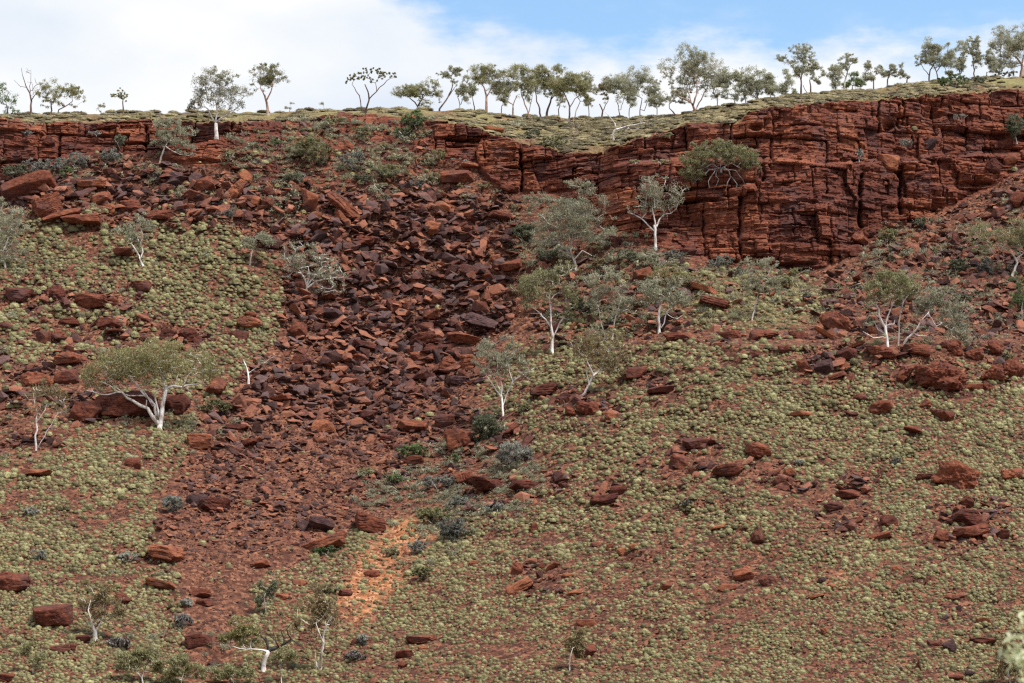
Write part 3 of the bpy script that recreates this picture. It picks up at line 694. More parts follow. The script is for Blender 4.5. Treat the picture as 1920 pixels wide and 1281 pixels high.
# right slope
B_(1757, 706, 116, 62, 'round', 'biggest crumbly red boulder, long and rounded, on the right slope', 'the biggest crumbly boulder', .45, 0, 0, CG)
B_(1700, 692, 40, 40, 'round', 'crumbly red boulder against the left end of the biggest one', None, .5, 0, 0, CG)
B_(1822, 725, 40, 16, 'block', 'low red rock at the right foot of the biggest crumbly boulder', None, .55, 0, 0, CG)
B_(1650, 763, 54, 42, 'round', 'rounded crumbly boulder shaped like a loaf, below the big one', 'the loaf-shaped boulder', .55, 6, 0, CG)
B_(1614, 744, 26, 14, 'round', 'small dark lump left of the loaf-shaped boulder', None, .4, 0, 0, CG)
B_(1769, 778, 50, 30, 'round', 'rounded dark boulder sloping down to the right', 'the sloping round boulder', .45, 18, 0, CG)
B_(1738, 758, 34, 20, 'round', 'small crumbly boulder above the sloping round boulder', None, .6, 0, 0, CG)
B_(1713, 804, 42, 20, 'round', 'low crumbly boulder set among hummocks', None, .5, 14, 0, CG)
B_(1862, 700, 44, 44, 'round', 'rugged red boulder near the right edge above the slope', 'the rugged right boulder', .55, 0, 0, CG)
B_(1848, 724, 28, 18, 'round', 'dark red lump below the rugged right boulder', None, .45, 0, 0, CG)
B_(1900, 690, 40, 56, 'round', 'tall rugged red outcrop at the right edge', None, .5, 0, 0, CG)
B_(1872, 655, 40, 40, 'round', 'crumbly red knob on the right ridge', 'the red knob', .55, 0, 0, CG)
B_(1794, 892, 88, 58, 'round', 'orange crumbly boulder standing in the right spinifex', 'the orange crumbly boulder', .70, 0, 0, CG)
B_(1738, 892, 44, 18, 'layered', 'low dark rock left of the orange crumbly boulder', None, .35)
B_(1895, 888, 44, 22, 'round', 'low orange-red crumbly rock at the right edge', None, .7, 0, 0, CG)
B_(1814, 968, 84, 44, 'layered', 'dark layered boulder split above a rust base', 'the split dark boulder', .30, 8)
B_(1816, 996, 80, 34, 'layered', 'rust-red layered base under the split dark boulder', None, .6, -10)
B_(1812, 940, 34, 26, 'round', 'small rugged rock crowning the split dark boulder', None, .5)
B_(1766, 1002, 36, 30, 'block', 'ribbed red boulder left of the split dark boulder', None, .6, 14)
B_(1880, 1000, 30, 22, 'block', 'dark rust rock right of the split dark boulder', None, .45)
B_(1546, 686, 44, 34, 'slab', 'purple-brown cracked slab on the right ridge', 'the purple-brown cracked slab', .2, 10, -24)
B_(1506, 684, 30, 34, 'layered', 'rust-brown block left of the purple-brown cracked slab', None, .52, -30)
B_(1578, 684, 32, 18, 'slab', 'pale orange flat rock right of the cracked slab', None, .85, 8)
B_(1570, 702, 34, 16, 'block', 'orange broken rock below the pale flat rock', None, .72, -20)
B_(1512, 716, 22, 22, 'wedge', 'upright triangular maroon rock below the cracked slab', None, .42, 60)
B_(1572, 606, 58, 48, 'layered', 'stack of tilted red layers dipping to the right on the bench', 'the tilted layer stack', .6, 38)
B_(1556, 630, 34, 14, 'slab', 'thin orange slab at the underside of the tilted layer stack', None, .85, 38)
B_(1602, 648, 36, 12, 'slab', 'orange plank-like slab tilted up to the right', None, .8, -24)
B_(1590, 662, 40, 26, 'layered', 'dark rock pile under the plank-like slab', None, .3)
B_(1424, 843, 62, 38, 'layered', 'isolated orange-brown cracked boulder in the right spinifex', 'the isolated cracked boulder', .62, 6)
B_(1274, 864, 46, 36, 'layered', 'rust boulder sloping left on the middle ridge', 'the left-sloping rust boulder', .6, 32)
B_(1300, 832, 50, 22, 'layered', 'dark broken ledge above the left-sloping rust boulder', None, .35)
B_(1108, 765, 60, 34, 'round', 'dark crumbly outcrop at the foot of the leaning gum', 'the leaning gum outcrop', .42, 0, 0, CG)
B_(1070, 772, 36, 22, 'round', 'red crumbly rock left of the leaning gum outcrop', None, .5, 0, 0, CG)
B_(1146, 780, 22, 20, 'block', 'orange-red flat rock right of the leaning gum outcrop', None, .9)
B_(1020, 730, 56, 26, 'layered', 'dark red low outcrop right of the forked white gum', None, .4)
B_(1190, 700, 60, 26, 'layered', 'rust broken ledge right of the leaning gum', 'the rust broken ledge', .45)
B_(1240, 730, 50, 14, 'layered', 'low dark ledge in the spinifex below the rust broken ledge', None, .4)
B_(1060, 748, 34, 14, 'layered', 'small dark ledge left of the leaning gum base', None, .35)
B_(974, 1098, 52, 34, 'layered', 'split orange slab tilted up to the right in the centre spinifex', 'the split orange slab', .82, -26)
B_(969, 1066, 28, 30, 'block', 'rust boulder just above the split orange slab', None, .6, 20)
B_(1034, 1062, 30, 12, 'slab', 'flat brick-red slab right of the rust boulder', None, .75, -30)
B_(1014, 1060, 18, 14, 'slab', 'small grey-red slab leaning near the flat brick-red one', None, .6, -30)
B_(1080, 1110, 34, 13, 'slab', 'orange thin wedge slab lying in the centre spinifex', 'the thin wedge slab', .85, -14)
B_(1065, 1078, 22, 9, 'slab', 'orange sliver of rock above the thin wedge slab', None, .9)
B_(1060, 1138, 20, 8, 'slab', 'small tan slab below the thin wedge slab', None, .8)
B_(1390, 1076, 44, 26, 'block', 'pair-like pale brown block split down its middle', 'the pale split block', .72, 0)
B_(1400, 1066, 22, 24, 'block', 'upright pale block against the pale split block', None, .75, 20)
B_(1441, 1088, 36, 26, 'round', 'rugged rust boulder right of the pale split block', None, .62)
B_(1364, 1100, 34, 14, 'slab', 'flat pinkish slab below the pale split block', None, .72)
B_(1666, 976, 32, 28, 'block', 'smooth brown boulder on the right slope', 'the smooth brown boulder', .36)
B_(1650, 1004, 44, 18, 'slab', 'ribbed tan slab under the smooth brown boulder', None, .62, -12)
B_(1345, 987, 30, 14, 'block', 'pale orange rectangular block in open ground', 'the pale orange block', .95, -18)
B_(1540, 1088, 20, 15, 'round', 'smooth dark purple stone on open ground', 'the dark purple stone', .02)
B_(1560, 1099, 17, 13, 'round', 'smooth tan stone right of the dark purple stone', None, .8)
B_(1530, 1117, 36, 10, 'slab', 'narrow pinkish slab below the dark purple stone', None, .8, -12)
B_(1682, 1066, 18, 16, 'round', 'tan rounded rock in the right spinifex', None, .75)
B_(1478, 1040, 12, 18, 'wedge', 'small upright orange rock in open ground', None, .8, 50)
B_(1478, 884, 30, 28, 'layered', 'orange-brown leaning block in the dark rocky band', 'the orange leaning block', .72, 40)
B_(1458, 902, 22, 18, 'block', 'maroon block left below the orange leaning block', None, .4)
B_(1364, 880, 62, 22, 'layered', 'low rust ledge in the right spinifex', 'the low rust ledge', .5)
B_(1590, 926, 46, 18, 'layered', 'flat layered rust rock in the right spinifex', None, .5)
B_(1562, 948, 36, 20, 'wedge', 'dark jagged rock below the flat layered rust rock', None, .3)
B_(1504, 776, 44, 14, 'slab', 'flat orange slab on the right slope', 'the flat orange slab', .8)
B_(1600, 776, 0.1 + 30, 10, 'slab', 'dark thin slab left of the loaf-shaped boulder', None, .3)
B_(1130, 936, 56, 26, 'layered', 'dark broken outcrop in the middle spinifex', 'the dark middle outcrop', .35)
B_(1160, 918, 36, 16, 'block', 'maroon rock above the dark middle outcrop', None, .4)
B_(1002, 986, 24, 26, 'wedge', 'dull maroon upright rock above the centre spinifex', None, .5, 60)
B_(1166, 1032, 18, 22, 'slab', 'bright orange-red slab standing in the centre spinifex', 'the bright standing slab', .9, 70, -20)
B_(1188, 1024, 16, 22, 'slab', 'orange slab standing right of the bright standing slab', None, .85, 70)
B_(1118, 1020, 20, 10, 'slab', 'small pink-red slab left of the bright standing slab', None, .8)
B_(1144, 1024, 16, 12, 'block', 'small dull slab between the pink slab and the standing slabs', None, .6)
B_(942, 1036, 18, 10, 'block', 'small rust rock in the spinifex above the split orange slab', None, .8)
B_(888, 1056, 18, 12, 'slab', 'pinkish slab left of the centre spinifex', None, .75)
B_(1102, 1216, 34, 40, 'slab', 'flat dull red slab behind the small bushy gum', 'the flat slab behind the bushy gum', .45, 60, -30)
B_(1100, 1168, 36, 16, 'slab', 'pale cracked slab above the small bushy gum', None, .7)
B_(790, 1198, 56, 18, 'layered', 'dark rust low outcrop in the lower centre', 'the lower centre outcrop', .5)
B_(794, 1215, 22, 10, 'slab', 'flat orange stone under the lower centre outcrop', None, .85)
B_(758, 1226, 38, 18, 'block', 'dark rust rocks left of the lower centre outcrop', None, .45)
B_(756, 1246, 20, 10, 'round', 'smooth rust stone near the bottom of the gully', None, .6)
B_(668, 1203, 20, 18, 'wedge', 'small dark pyramid-shaped rock near the tall white-stemmed gum', 'the small pyramid rock', .35)
B_(648, 1112, 28, 14, 'block', 'brown rock at the edge of the ochre gully', None, .3)
B_(698, 1076, 30, 22, 'round', 'rust-brown crumbly rock in the ochre gully', 'the ochre gully rock', .55)
B_(1779, 1210, 26, 32, 'slab', 'purple-grey upright slab with orange corner, lower right', 'the upright purple slab', .2, 65, -20)
B_(1752, 1206, 28, 14, 'layered', 'rust ribbed rock left of the upright purple slab', None, .5)
B_(1845, 1164, 30, 14, 'slab', 'tan flat slab near the lower right corner', 'the tan flat slab', 1.0)
B_(1842, 1200, 50, 12, 'layered', 'maroon low ledge below the tan flat slab', None, .4)
B_(1722, 1248, 24, 22, 'wedge', 'upright maroon rock near the bottom right', None, .42, 50)
B_(1820, 1262, 22, 14, 'slab', 'flat grey-purple stone at the bottom right', None, .2)
B_(1790, 1268, 30, 12, 'slab', 'flat pinkish slab at the bottom edge of the right slope', None, .6)
B_(1545, 1182, 16, 16, 'slab', 'small pinkish upright slab in the lower right spinifex', None, .75, 60)
B_(1250, 1098, 28, 14, 'slab', 'flat pale-red slab in open ground right of centre', 'the pale slab in open ground', .75)
# outcrop band on the crest of the right slope
B_(1270, 632, 52, 20, 'layered', 'low red ledge left on the crest of the right slope', 'the left crest ledge', .5)
B_(1370, 628, 44, 20, 'layered', 'broken rust ledge in the middle of the crest', 'the middle crest ledge', .52)
B_(1430, 628, 60, 24, 'layered', 'blocky red ledge on the crest beside pale grass', 'the blocky crest ledge', .55)
B_(1495, 628, 36, 20, 'layered', 'dark ledge left of the tilted layer stack', None, .4)
B_(1655, 660, 62, 30, 'layered', 'red layered outcrop at the foot of the twin white gum', 'the outcrop under the twin gum', .58)
B_(1718, 656, 58, 24, 'layered', 'rust rocky outcrop right of the twin white gum', None, .6)
B_(1790, 648, 46, 34, 'round', 'crumbly red outcrop behind the biggest crumbly boulder', None, .5, 0, 0, CG)
B_(1832, 664, 40, 30, 'round', 'crumbly dark outcrop between the ridge knobs', None, .45, 0, 0, CG)
B_(1470, 655, 34, 18, 'layered', 'dark red rock in the spinifex below the crest', None, .4)
B_(1415, 664, 24, 14, 'layered', 'small dark rock below the blocky crest ledge', None, .35)
# below the right cliff
B_(1606, 444, 52, 30, 'layered', 'pale-topped broken block at the foot of the right cliff', 'the broken block under the right cliff', .6, 6)
B_(1602, 470, 40, 26, 'block', 'dark jointed block under the pale-topped block', None, .42)
B_(1632, 432, 20, 18, 'block', 'maroon block right of the pale-topped block', None, .4)
B_(1790, 448, 32, 34, 'wedge', 'dark brown boulder in the right scree', 'the dark boulder in the right scree', .35, 40)
B_(1862, 310, 34, 34, 'block', 'purple-brown smooth block high in the right scree', 'the smooth purple block', .3, 40)
B_(1894, 296, 24, 34, 'slab', 'leaning rust slab high at the right edge', None, .62, 60)
B_(1905, 372, 40, 34, 'slab', 'smooth grey-red slab leaning at the right edge of the scree', None, .5, -50)
B_(1872, 400, 34, 28, 'wedge', 'brown jagged rock in the upper right scree', None, .5, -40)
B_(1208, 512, 38, 28, 'layered', 'twisted rust boulder behind the orange-tinged gum', 'the twisted rust boulder', .72, -20)
B_(1140, 556, 44, 32, 'layered', 'grey-red rounded boulder behind the thin grey gums', None, .5)
B_(1200, 562, 26, 22, 'slab', 'bright orange slab left of the orange-tinged gum', None, 1.0, -30)
B_(1316, 540, 50, 18, 'slab', 'bright orange-red slab on the bench slope', 'the bright bench slab', .95, 24)
B_(1340, 564, 60, 24, 'layered', 'dull red ledge below the bright bench slab', None, .5, 18)
B_(1290, 470, 30, 16, 'layered', 'dark red rock at the cliff foot left of the blue-grey bush', None, .4)
B_(1150, 454, 34, 24, 'block', 'dark shaded block right of the big grey gum', None, .3)
# the two blocks standing out of the right face
B_(1666, 302, 40, 32, 'block', 'orange rounded block set on top of the cliff pillar', 'the cliff pillar', .8, 0, 0, None, lift=0.0)
B_(1742, 268, 26, 44, 'wedge', 'grey-blue wedge slab leaning on the cliff ledge', None, .05, 60)
B_(1622, 313, 20, 14, 'block', 'small brown block perched left of the pillar block', None, .45)
# termite mound
def termite():
    d, Fc = ico(4); V = d.copy()
    z = V[:, 2]; f_ = np.clip(1 - (z + 1) / 2, 0, 1) ** .8
    V[:, 0] *= 0.2 + 0.85 * f_; V[:, 1] *= 0.2 + .85 * f_
    V += d * (0.28 * fbm(d[:, 0] * 2.4, d[:, 1] * 2.4, d[:, 2] * 1.6, seed=3, oc=4))[:, None]
    P0 = pos(1420, 1020); m = float(P0[1]) / F
    V = V * np.array([17 * m, 17 * m, 18 * m])
    mt, t, b = new_mat('termite_earth', .95); g = N(t, 'ShaderNodeNewGeometry')
    t.links.new(RAMP(t, NOISE(t, g.outputs['Position'], 3, 5), [(.35, (.07, .026, .017)), (.65, (.17, .065, .04))]), b.inputs['Base Color'])
    bump(t, b, NOISE(t, g.outputs['Position'], 6, 6, .7), .2)
    o = link('termite_mound', np_mesh('termite_mound', V, Fc, mt, smooth=True), loc=W(1420, 1004, float(P0[1]) + .3))
    tag(o, 'brown cone-shaped termite mound on the right slope', 'termite mound'); landmark(1420, 1004, 'the termite mound')
termite()


# ------------------------------------------------------------------ scattering helpers
class Spots:
    """keeps a coarse list of taken spots so scattered things do not pile up"""
    def __init__(s, cell): s.c = cell; s.d = {}
    def ok(s, x, y, r, ky=1.5):
        ci, cj = int(x // s.c), int(y // s.c)
        for i in (ci - 1, ci, ci + 1):
            for j in (cj - 1, cj, cj + 1):
                for (a, b, q) in s.d.get((i, j), ()):
                    if (a - x) ** 2 + ((b - y) * ky) ** 2 < (r + q) ** 2: return False
        return True
    def add(s, x, y, r): s.d.setdefault((int(x // s.c), int(y // s.c)), []).append((x, y, r))

def merge(name, variants, items, mat, rotfn=None, smooth=False):
    """items: rows (variant, x, y, z, sx, sy, sz, rz, tiltx, tilty, tint)"""
    items = np.asarray(items, float)
    Vs, Fs, Ts, off = [], [], [], 0
    for vi, (V, Fc) in enumerate(variants):
        it = items[items[:, 0] == vi]
        if not len(it): continue
        cz, sz_ = np.cos(it[:, 7]), np.sin(it[:, 7]); cx, sx = np.cos(it[:, 8]), np.sin(it[:, 8]); cy, sy = np.cos(it[:, 9]), np.sin(it[:, 9])
        L = V[None] * it[:, None, 4:7]
        x = L[..., 0] * cz[:, None] - L[..., 1] * sz_[:, None]; y = L[..., 0] * sz_[:, None] + L[..., 1] * cz[:, None]; z = L[..., 2]
        y, z = y * cx[:, None] - z * sx[:, None], y * sx[:, None] + z * cx[:, None]
        x, z = x * cy[:, None] + z * sy[:, None], -x * sy[:, None] + z * cy[:, None]
        Q = np.stack([x, y, z], -1) + it[:, None, 1:4]
        n = len(V)
        Vs.append(Q.reshape(-1, 3)); Fs.append((Fc[None] + (np.arange(len(it)) * n)[:, None, None] + off).reshape(-1, 3))
        Ts.append(np.repeat(it[:, 10], n)); off += n * len(it)
    me = np_mesh(name, np.concatenate(Vs), np.concatenate(Fs), mat, {'tint': np.concatenate(Ts)}, smooth)
    return me
def mtx(it):
    _, x, y, z, sx, sy, sz, rz, tx, ty, _t = it
    return Matrix.Translation((x, y, z)) @ Matrix.Rotation(ty, 4, 'Y') @ Matrix.Rotation(tx, 4, 'X') @ Matrix.Rotation(rz, 4, 'Z') @ Matrix.Diagonal((sx, sy, sz, 1))

# ------------------------------------------------------------------ plants
class Rig:
    """branch skeleton: nodes with a parent and a radius"""
    def __init__(s): s.p = []; s.par = []; s.r = []
    def add(s, p, par, r=0.0): s.p.append(np.array(p, float)); s.par.append(par); s.r.append(r); return len(s.p) - 1
def tube_mesh(rig, sides=6):
    n = len(rig.p); ch = [[] for _ in range(n)]
    for i, q in enumerate(rig.par):
        if q >= 0: ch[q].append(i)
    V, Fc = [], []
    st = [(i, -1) for i in range(n) if rig.par[i] < 0]
    while st:
        i, pr = st.pop()
        chain = ([pr] if pr >= 0 else []) + [i]; cur = i
        while ch[cur]:
            nx = max(ch[cur], key=lambda c: rig.r[c])
            for c in ch[cur]:
                if c != nx: st.append((c, cur))
            chain.append(nx); cur = nx
        if len(chain) < 2: continue
        P = np.array([rig.p[c] for c in chain]); R = np.array([rig.r[c] for c in chain])
        if pr >= 0: R[0] = R[1]
        T = np.gradient(P, axis=0); T /= np.linalg.norm(T, axis=1)[:, None] + 1e-9
        ref = np.where(np.abs(T[:, 1:2]) < .9, np.array([[0, 1., 0]]), np.array([[1., 0, 0]]))
        A = np.cross(T, ref); A /= np.linalg.norm(A, axis=1)[:, None] + 1e-9; Bn = np.cross(T, A)
        k = sides if R.max() > .05 else 4
        an = np.arange(k) / k * 2 * math.pi
        ring = P[:, None] + R[:, None, None] * (np.cos(an)[None, :, None] * A[:, None] + np.sin(an)[None, :, None] * Bn[:, None])
        o = sum(len(v) for v in V); V.append(ring.reshape(-1, 3))
        m = len(chain)
        a = np.arange(m * k).reshape(m, k) + o; b = np.roll(a, -1, 1)
        Fc.append(np.stack([a[:-1], b[:-1], b[1:], a[1:]], -1).reshape(-1, 4))
    return np.concatenate(V), np.concatenate(Fc)
def leaf_cloud(r, centers, rad, n, size, tint, droop=.5, flat=.6, aspect=.36):
    """many small leaf faces round each centre: diamonds"""
    c = np.repeat(centers, n, 0); k = len(c)
    rr = np.repeat(rad, n)[:, None]
    g = r.normal(size=(k, 3)); g /= np.linalg.norm(g, axis=1)[:, None] + 1e-9
    g *= (r.uniform(0, 1, (k, 1)) ** .45); g[:, 2] *= flat
    c = c + g * rr * r.uniform(.55, 1.15, (k, 1))
    a = r.normal(size=(k, 3)); a[:, 2] -= droop * 2; a /= np.linalg.norm(a, axis=1)[:, None]
    b = np.cross(a, r.normal(size=(k, 3))); b /= np.linalg.norm(b, axis=1)[:, None] + 1e-9
    s = size * r.uniform(.6, 1.4, (k, 1))
    V = np.stack([c - a * s, c + b * s * aspect, c + a * s, c - b * s * aspect], 1)
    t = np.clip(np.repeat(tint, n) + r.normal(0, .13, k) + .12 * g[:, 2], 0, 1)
    return V.reshape(-1, 3), np.arange(k * 4).reshape(k, 4), np.repeat(t, 4)
n_plant = 0
def plant(name, label, cat, base, blobs, polys=(), leaf='olive', bk='white', r0=2.2, ncl=60, npc=46, ls=.10, off=0.0, droop=.5, twig=.015, gap=.33, lm=None, group=None,
          depth=.75, parts=('trunk', 'crown'), up=.25, flat=.75, clr=.95, extra=None, tip=None, seed=None, exp_=2.1, tintb=.5, leaves=True):
    """base (px, py); blobs [(cx, cy, rx, ry)] and polys [[(px, py, half width px)...]] in photo pixels, built at the depth of the ground under the base"""
    global n_plant
    n_plant += 1
    sd_ = seed or (n_plant * 31 + 3); r = np.random.default_rng(sd_); rr = random.Random(sd_)
    S = float(lS(np.array([base[0]]))[0])
    Yb = float(pos(base[0], min(max(base[1], S), 1438))[1]) + off
    m = Yb / F / math.cos(PITCH)
    B0 = W(base[0], base[1], Yb)
    def q(x, y, dep=0.0): return W(x, y, Yb + dep) - B0
    rig = Rig()
    root = rig.add(q(base[0], base[1] + r0 * 1.2 + (3 if off > 0 else 0)), -1, r0 * 1.45 * m)
    cur = rig.add(q(base[0], base[1] - r0 * 1.6), root, r0 * 1.05 * m)
    for pl in polys:
        # each polyline starts at the nearest existing node
        s0 = q(pl[0][0], pl[0][1]); d = [np.hypot(n_[0] - s0[0], n_[2] - s0[2]) for n_ in rig.p]
        par = int(np.argmin(d)) if len(rig.p) > 2 else cur
        dep = rig.p[par][1]; drift = rr.uniform(-.35, .35)
        prev = rig.p[par]; pr = rig.r[par]
        for (x, y, w_) in pl:
            dep += drift * abs(rr.gauss(1, .5)) * .6
            t_ = q(x, y, dep); L = np.linalg.norm(t_ - prev); k = max(1, int(L / .5)); w1 = w_ * m
            for j in range(1, k + 1):
                f_ = j / k; p = prev + (t_ - prev) * f_
                if j < k: p = p + np.array([rr.gauss(0, .05), rr.gauss(0, .06), rr.gauss(0, .04)])
                par = rig.add(p, par, (pr + (w1 - pr) * f_))
            prev = t_; pr = w1
    nfix = len(rig.p)
    # leaf cluster centres spread through the crown volumes, thinned by low-frequency gaps
    if cat == 'tree' and base[1] > 230 and 'gum' in name and leaves and len(blobs) > 1: ncl = int(ncl * 1.25); npc = int(npc * 1.05); twig *= 1.7
    cs, cr, ct = [], [], []
    if cat == 'tree' and name != 'hanging_tree' and not label.startswith('big ghost'):
        nb_ = []
        for b in blobs:
            k_ = 7 if b[2] > 24 else 5 if b[2] > 11 else 3
            for i_ in range(k_):
                a_ = rr.uniform(0, 6.28); q_ = rr.uniform(.35, .78)
                f_ = rr.uniform(.45, .72) * (1.1 if k_ < 4 else 1)
                nb_.append((b[0] + math.cos(a_) * q_ * b[2] * 1.1, b[1] + math.sin(a_) * q_ * b[3] * 1.25, b[2] * f_, b[3] * f_ * 1.15))
        blobs = nb_
    area = [b[2] * b[3] for b in blobs]; tot = sum(area) or 1
    for b, a in zip(blobs, area):
        cx, cy, rx, ry = b[:4]
        k = max(3, int(ncl * a / tot))
        tries = 0
        while k > 0 and tries < 4000:
            tries += 1
            u = r.normal(size=3); u /= np.linalg.norm(u); u *= r.uniform(0.15, 1) ** .40
            if u[2] < -.35 and r.uniform() < .6: continue
            p = q(cx + u[0] * rx, cy - u[2] * ry, u[1] * rx * m * depth)
            if vn(p[0] / 1.1, p[1] / 1.1, p[2] / .8, seed=sd_ % 911) < gap: continue
            cs.append(p); cr.append(clr * r.uniform(.6, 1.25) * min(1.0, max(.35, min(rx, ry) * m / 1.6)))
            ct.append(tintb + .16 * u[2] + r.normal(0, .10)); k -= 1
    if cs:
        cs = np.array(cs); order = np.argsort([min(np.linalg.norm(c - rig.p[j]) for j in range(1, nfix)) for c in cs])
        P = np.array(rig.p)
        start = 2 if nfix > 4 else 1
        for ci in order:
            c = cs[ci]
            dv = P[start:] - c; dd = np.sqrt(dv[:, 0] ** 2 + dv[:, 1] ** 2 + dv[:, 2] ** 2) + np.maximum(0, dv[:, 2]) * 1.2
            j = int(np.argmin(dd)) + start; a = P[j].copy(); par = j
            L = np.linalg.norm(c - a)
            k = max(1, int(L / .45)); ctrl = a + (c - a) * .45 + np.array([0, 0, up * L * .25]) + r.normal(0, .10 * L, 3)
            new = []
            for i in range(1, k + 1):
                f_ = i / k
                p = (1 - f_) ** 2 * a + 2 * f_ * (1 - f_) * ctrl + f_ * f_ * c
                if i < k: p = p + r.normal(0, .035, 3)
                par = rig.add(p, par, 0.0); new.append(p)
            P = np.vstack([P] + [x[None] for x in new])
        # girth grows from the tips downwards
        n = len(rig.p); acc = np.zeros(n); fixed = np.array([i < nfix for i in range(n)])
        haskid = np.zeros(n, bool)
        for i in range(n):
            if rig.par[i] >= 0: haskid[rig.par[i]] = True
        for i in range(n - 1, 0, -1):
            if not haskid[i]: acc[i] = twig ** exp_
            if not fixed[i]:
                rig.r[i] = max(twig * .8, acc[i] ** (1 / exp_))
                pa = rig.par[i]; acc[pa] += acc[i]
                lim = rig.r[nfix - 1] if False else r0 * m * .8
                rig.r[i] = min(rig.r[i], lim)
        for i in range(nfix, n):
            rig.r[i] = min(rig.r[i], rig.r[rig.par[i]] * .96)
            if rig.r[i] < twig * .5: rig.r[i] = twig * .5
    e = bpy.data.objects.new(name, None); COL.objects.link(e); e.location = B0; e.empty_display_size = .5
    tag(e, label, cat, group)
    V, Fc = tube_mesh(rig)
    link(parts[0], np_mesh(parts[0], V, Fc, BM[bk], smooth=True), e)
    if cs is not None and len(cs) and leaves:
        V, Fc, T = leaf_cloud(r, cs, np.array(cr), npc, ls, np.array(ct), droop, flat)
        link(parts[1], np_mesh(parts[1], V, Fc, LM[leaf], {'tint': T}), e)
    if extra:
        for (pn, pls, bkm) in extra:
            rg = Rig()
            for pl in pls:
                if not rg.p or len(pl) and isinstance(pl[0], str): pass
                s0 = q(pl[0][0], pl[0][1]); par = -1; dep = 0.0
                if rg.p:
                    d = [np.hypot(n_[0] - s0[0], n_[2] - s0[2]) for n_ in rg.p]
                    j = int(np.argmin(d))
                    if d[j] < 3 * m: par = j; dep = rg.p[j][1]
                drift = rr.uniform(-.3, .3)
                for (x, y, w_) in pl:
                    dep += drift; par = rg.add(q(x + rr.gauss(0, .4), y + rr.gauss(0, .4), dep), par, w_ * m)
            V, Fc = tube_mesh(rg)
            link(pn, np_mesh(pn, V, Fc, BM[bkm], smooth=True), e)
    if lm: landmark(base[0], (base[1] + blobs[0][1]) / 2 if blobs else base[1], lm)
    return e
def T(label, base, blobs, polys=(), lm=None, **k):
    return plant(k.pop('name', 'gum_tree'), label, 'tree', base, blobs, polys, lm=lm, **k)

# ---- trees on the slope
T('big ghost gum with forked white trunk and wide flat olive crown on the left slope', (299, 806),
  [(218, 690, 54, 36), (184, 706, 32, 28), (300, 668, 60, 32), (255, 682, 52, 34), (355, 690, 52, 30), (265, 700, 50, 26), (395, 690, 20, 22)],
  [[(299, 806, 5.0), (304, 770, 4.2), (308, 745, 3.8), (312, 728, 3.4)], [(312, 728, 2.8), (325, 724, 2.4), (342, 726, 2.0), (352, 722, 1.7), (372, 720, 1.4), (392, 712, 1.0)],
   [(350, 728, 1.5), (360, 737, .9)], [(310, 728, 2.4), (304, 708, 1.9), (298, 688, 1.6), (294, 680, 1.1)], [(297, 795, 4.0), (286, 782, 3.4), (277, 766, 3.1), (262, 760, 2.8), (250, 752, 2.5), (238, 746, 2.3), (229, 736, 2.0), (220, 735, 1.8), (204, 740, 1.4), (190, 740, 1.2), (175, 735, .9), (162, 732, .6)],
   [(293, 780, 2.6), (290, 760, 2.4), (282, 750, 2.2), (272, 742, 2.0), (262, 730, 1.7), (250, 715, 1.4), (238, 710, 1.1)], [(272, 742, 1.4), (255, 742, 1.2), (242, 742, 1.0), (230, 738, .8)],
   [(297, 780, 1.8), (294, 760, 1.6), (291, 735, 1.3), (300, 728, 1.0)], [(274, 766, 1.2), (275, 750, .9)], [(220, 735, 1.2), (205, 722, 1.0), (190, 716, .8)], [(262, 730, 1.1), (246, 706, .8), (228, 690, .5)], [(286, 762, 1.0), (270, 734, .8), (262, 705, .5)], [(342, 726, 1.1), (352, 704, .7), (366, 690, .4)], [(304, 708, 1.0), (318, 690, .7), (326, 672, .4)], [(328, 724, 1.0), (334, 702, .6)], [(229, 736, .9), (212, 722, .7), (196, 700, .4)], [(175, 735, .7), (168, 718, .5)]],
  'the big ghost gum', bk='white', r0=4.2, ncl=330, npc=44, ls=.10, leaf='yellow', flat=.9, gap=.36, clr=.80, twig=.020, up=.1, tintb=.42, seed=77)
T('small curvy white-trunked gum high on the left slope', (268, 501), [(250, 430, 34, 22), (272, 422, 24, 18), (228, 445, 20, 14), (258, 452, 26, 14)],
  [[(266, 496, 1.8), (262, 482, 1.6), (254, 468, 1.3), (247, 458, .8)], [(264, 486, 1.4), (268, 472, 1.2), (264, 455, 1.0), (268, 440, .8), (262, 425, .6)], [(265, 442, .9), (256, 437, .6)]],
  'the small curvy gum', r0=2.2, ncl=80, leaf='grey', npc=40, gap=.34)
T('grey-green gum half cut by the left edge of the view', (10, 505), [(12, 425, 36, 34), (30, 470, 26, 20), (4, 480, 30, 26), (0, 400, 20, 20)], [[(8, 490, 1.8), (6, 470, 1.6), (18, 440, 1.0)], [(8, 480, 1.3), (24, 452, 1.0)]],
  'the left-edge gum', bk='pale', leaf='grey', ncl=120, gap=.28)
T('small round-crowned grey gum on the upper left slope', (469, 497), [(478, 448, 27, 17), (468, 458, 18, 12)], [[(470, 485, 1.3), (473, 470, 1.0)]], 'the round-crowned grey gum', bk='pale', leaf='grey', r0=1.5, ncl=60, gap=.2)
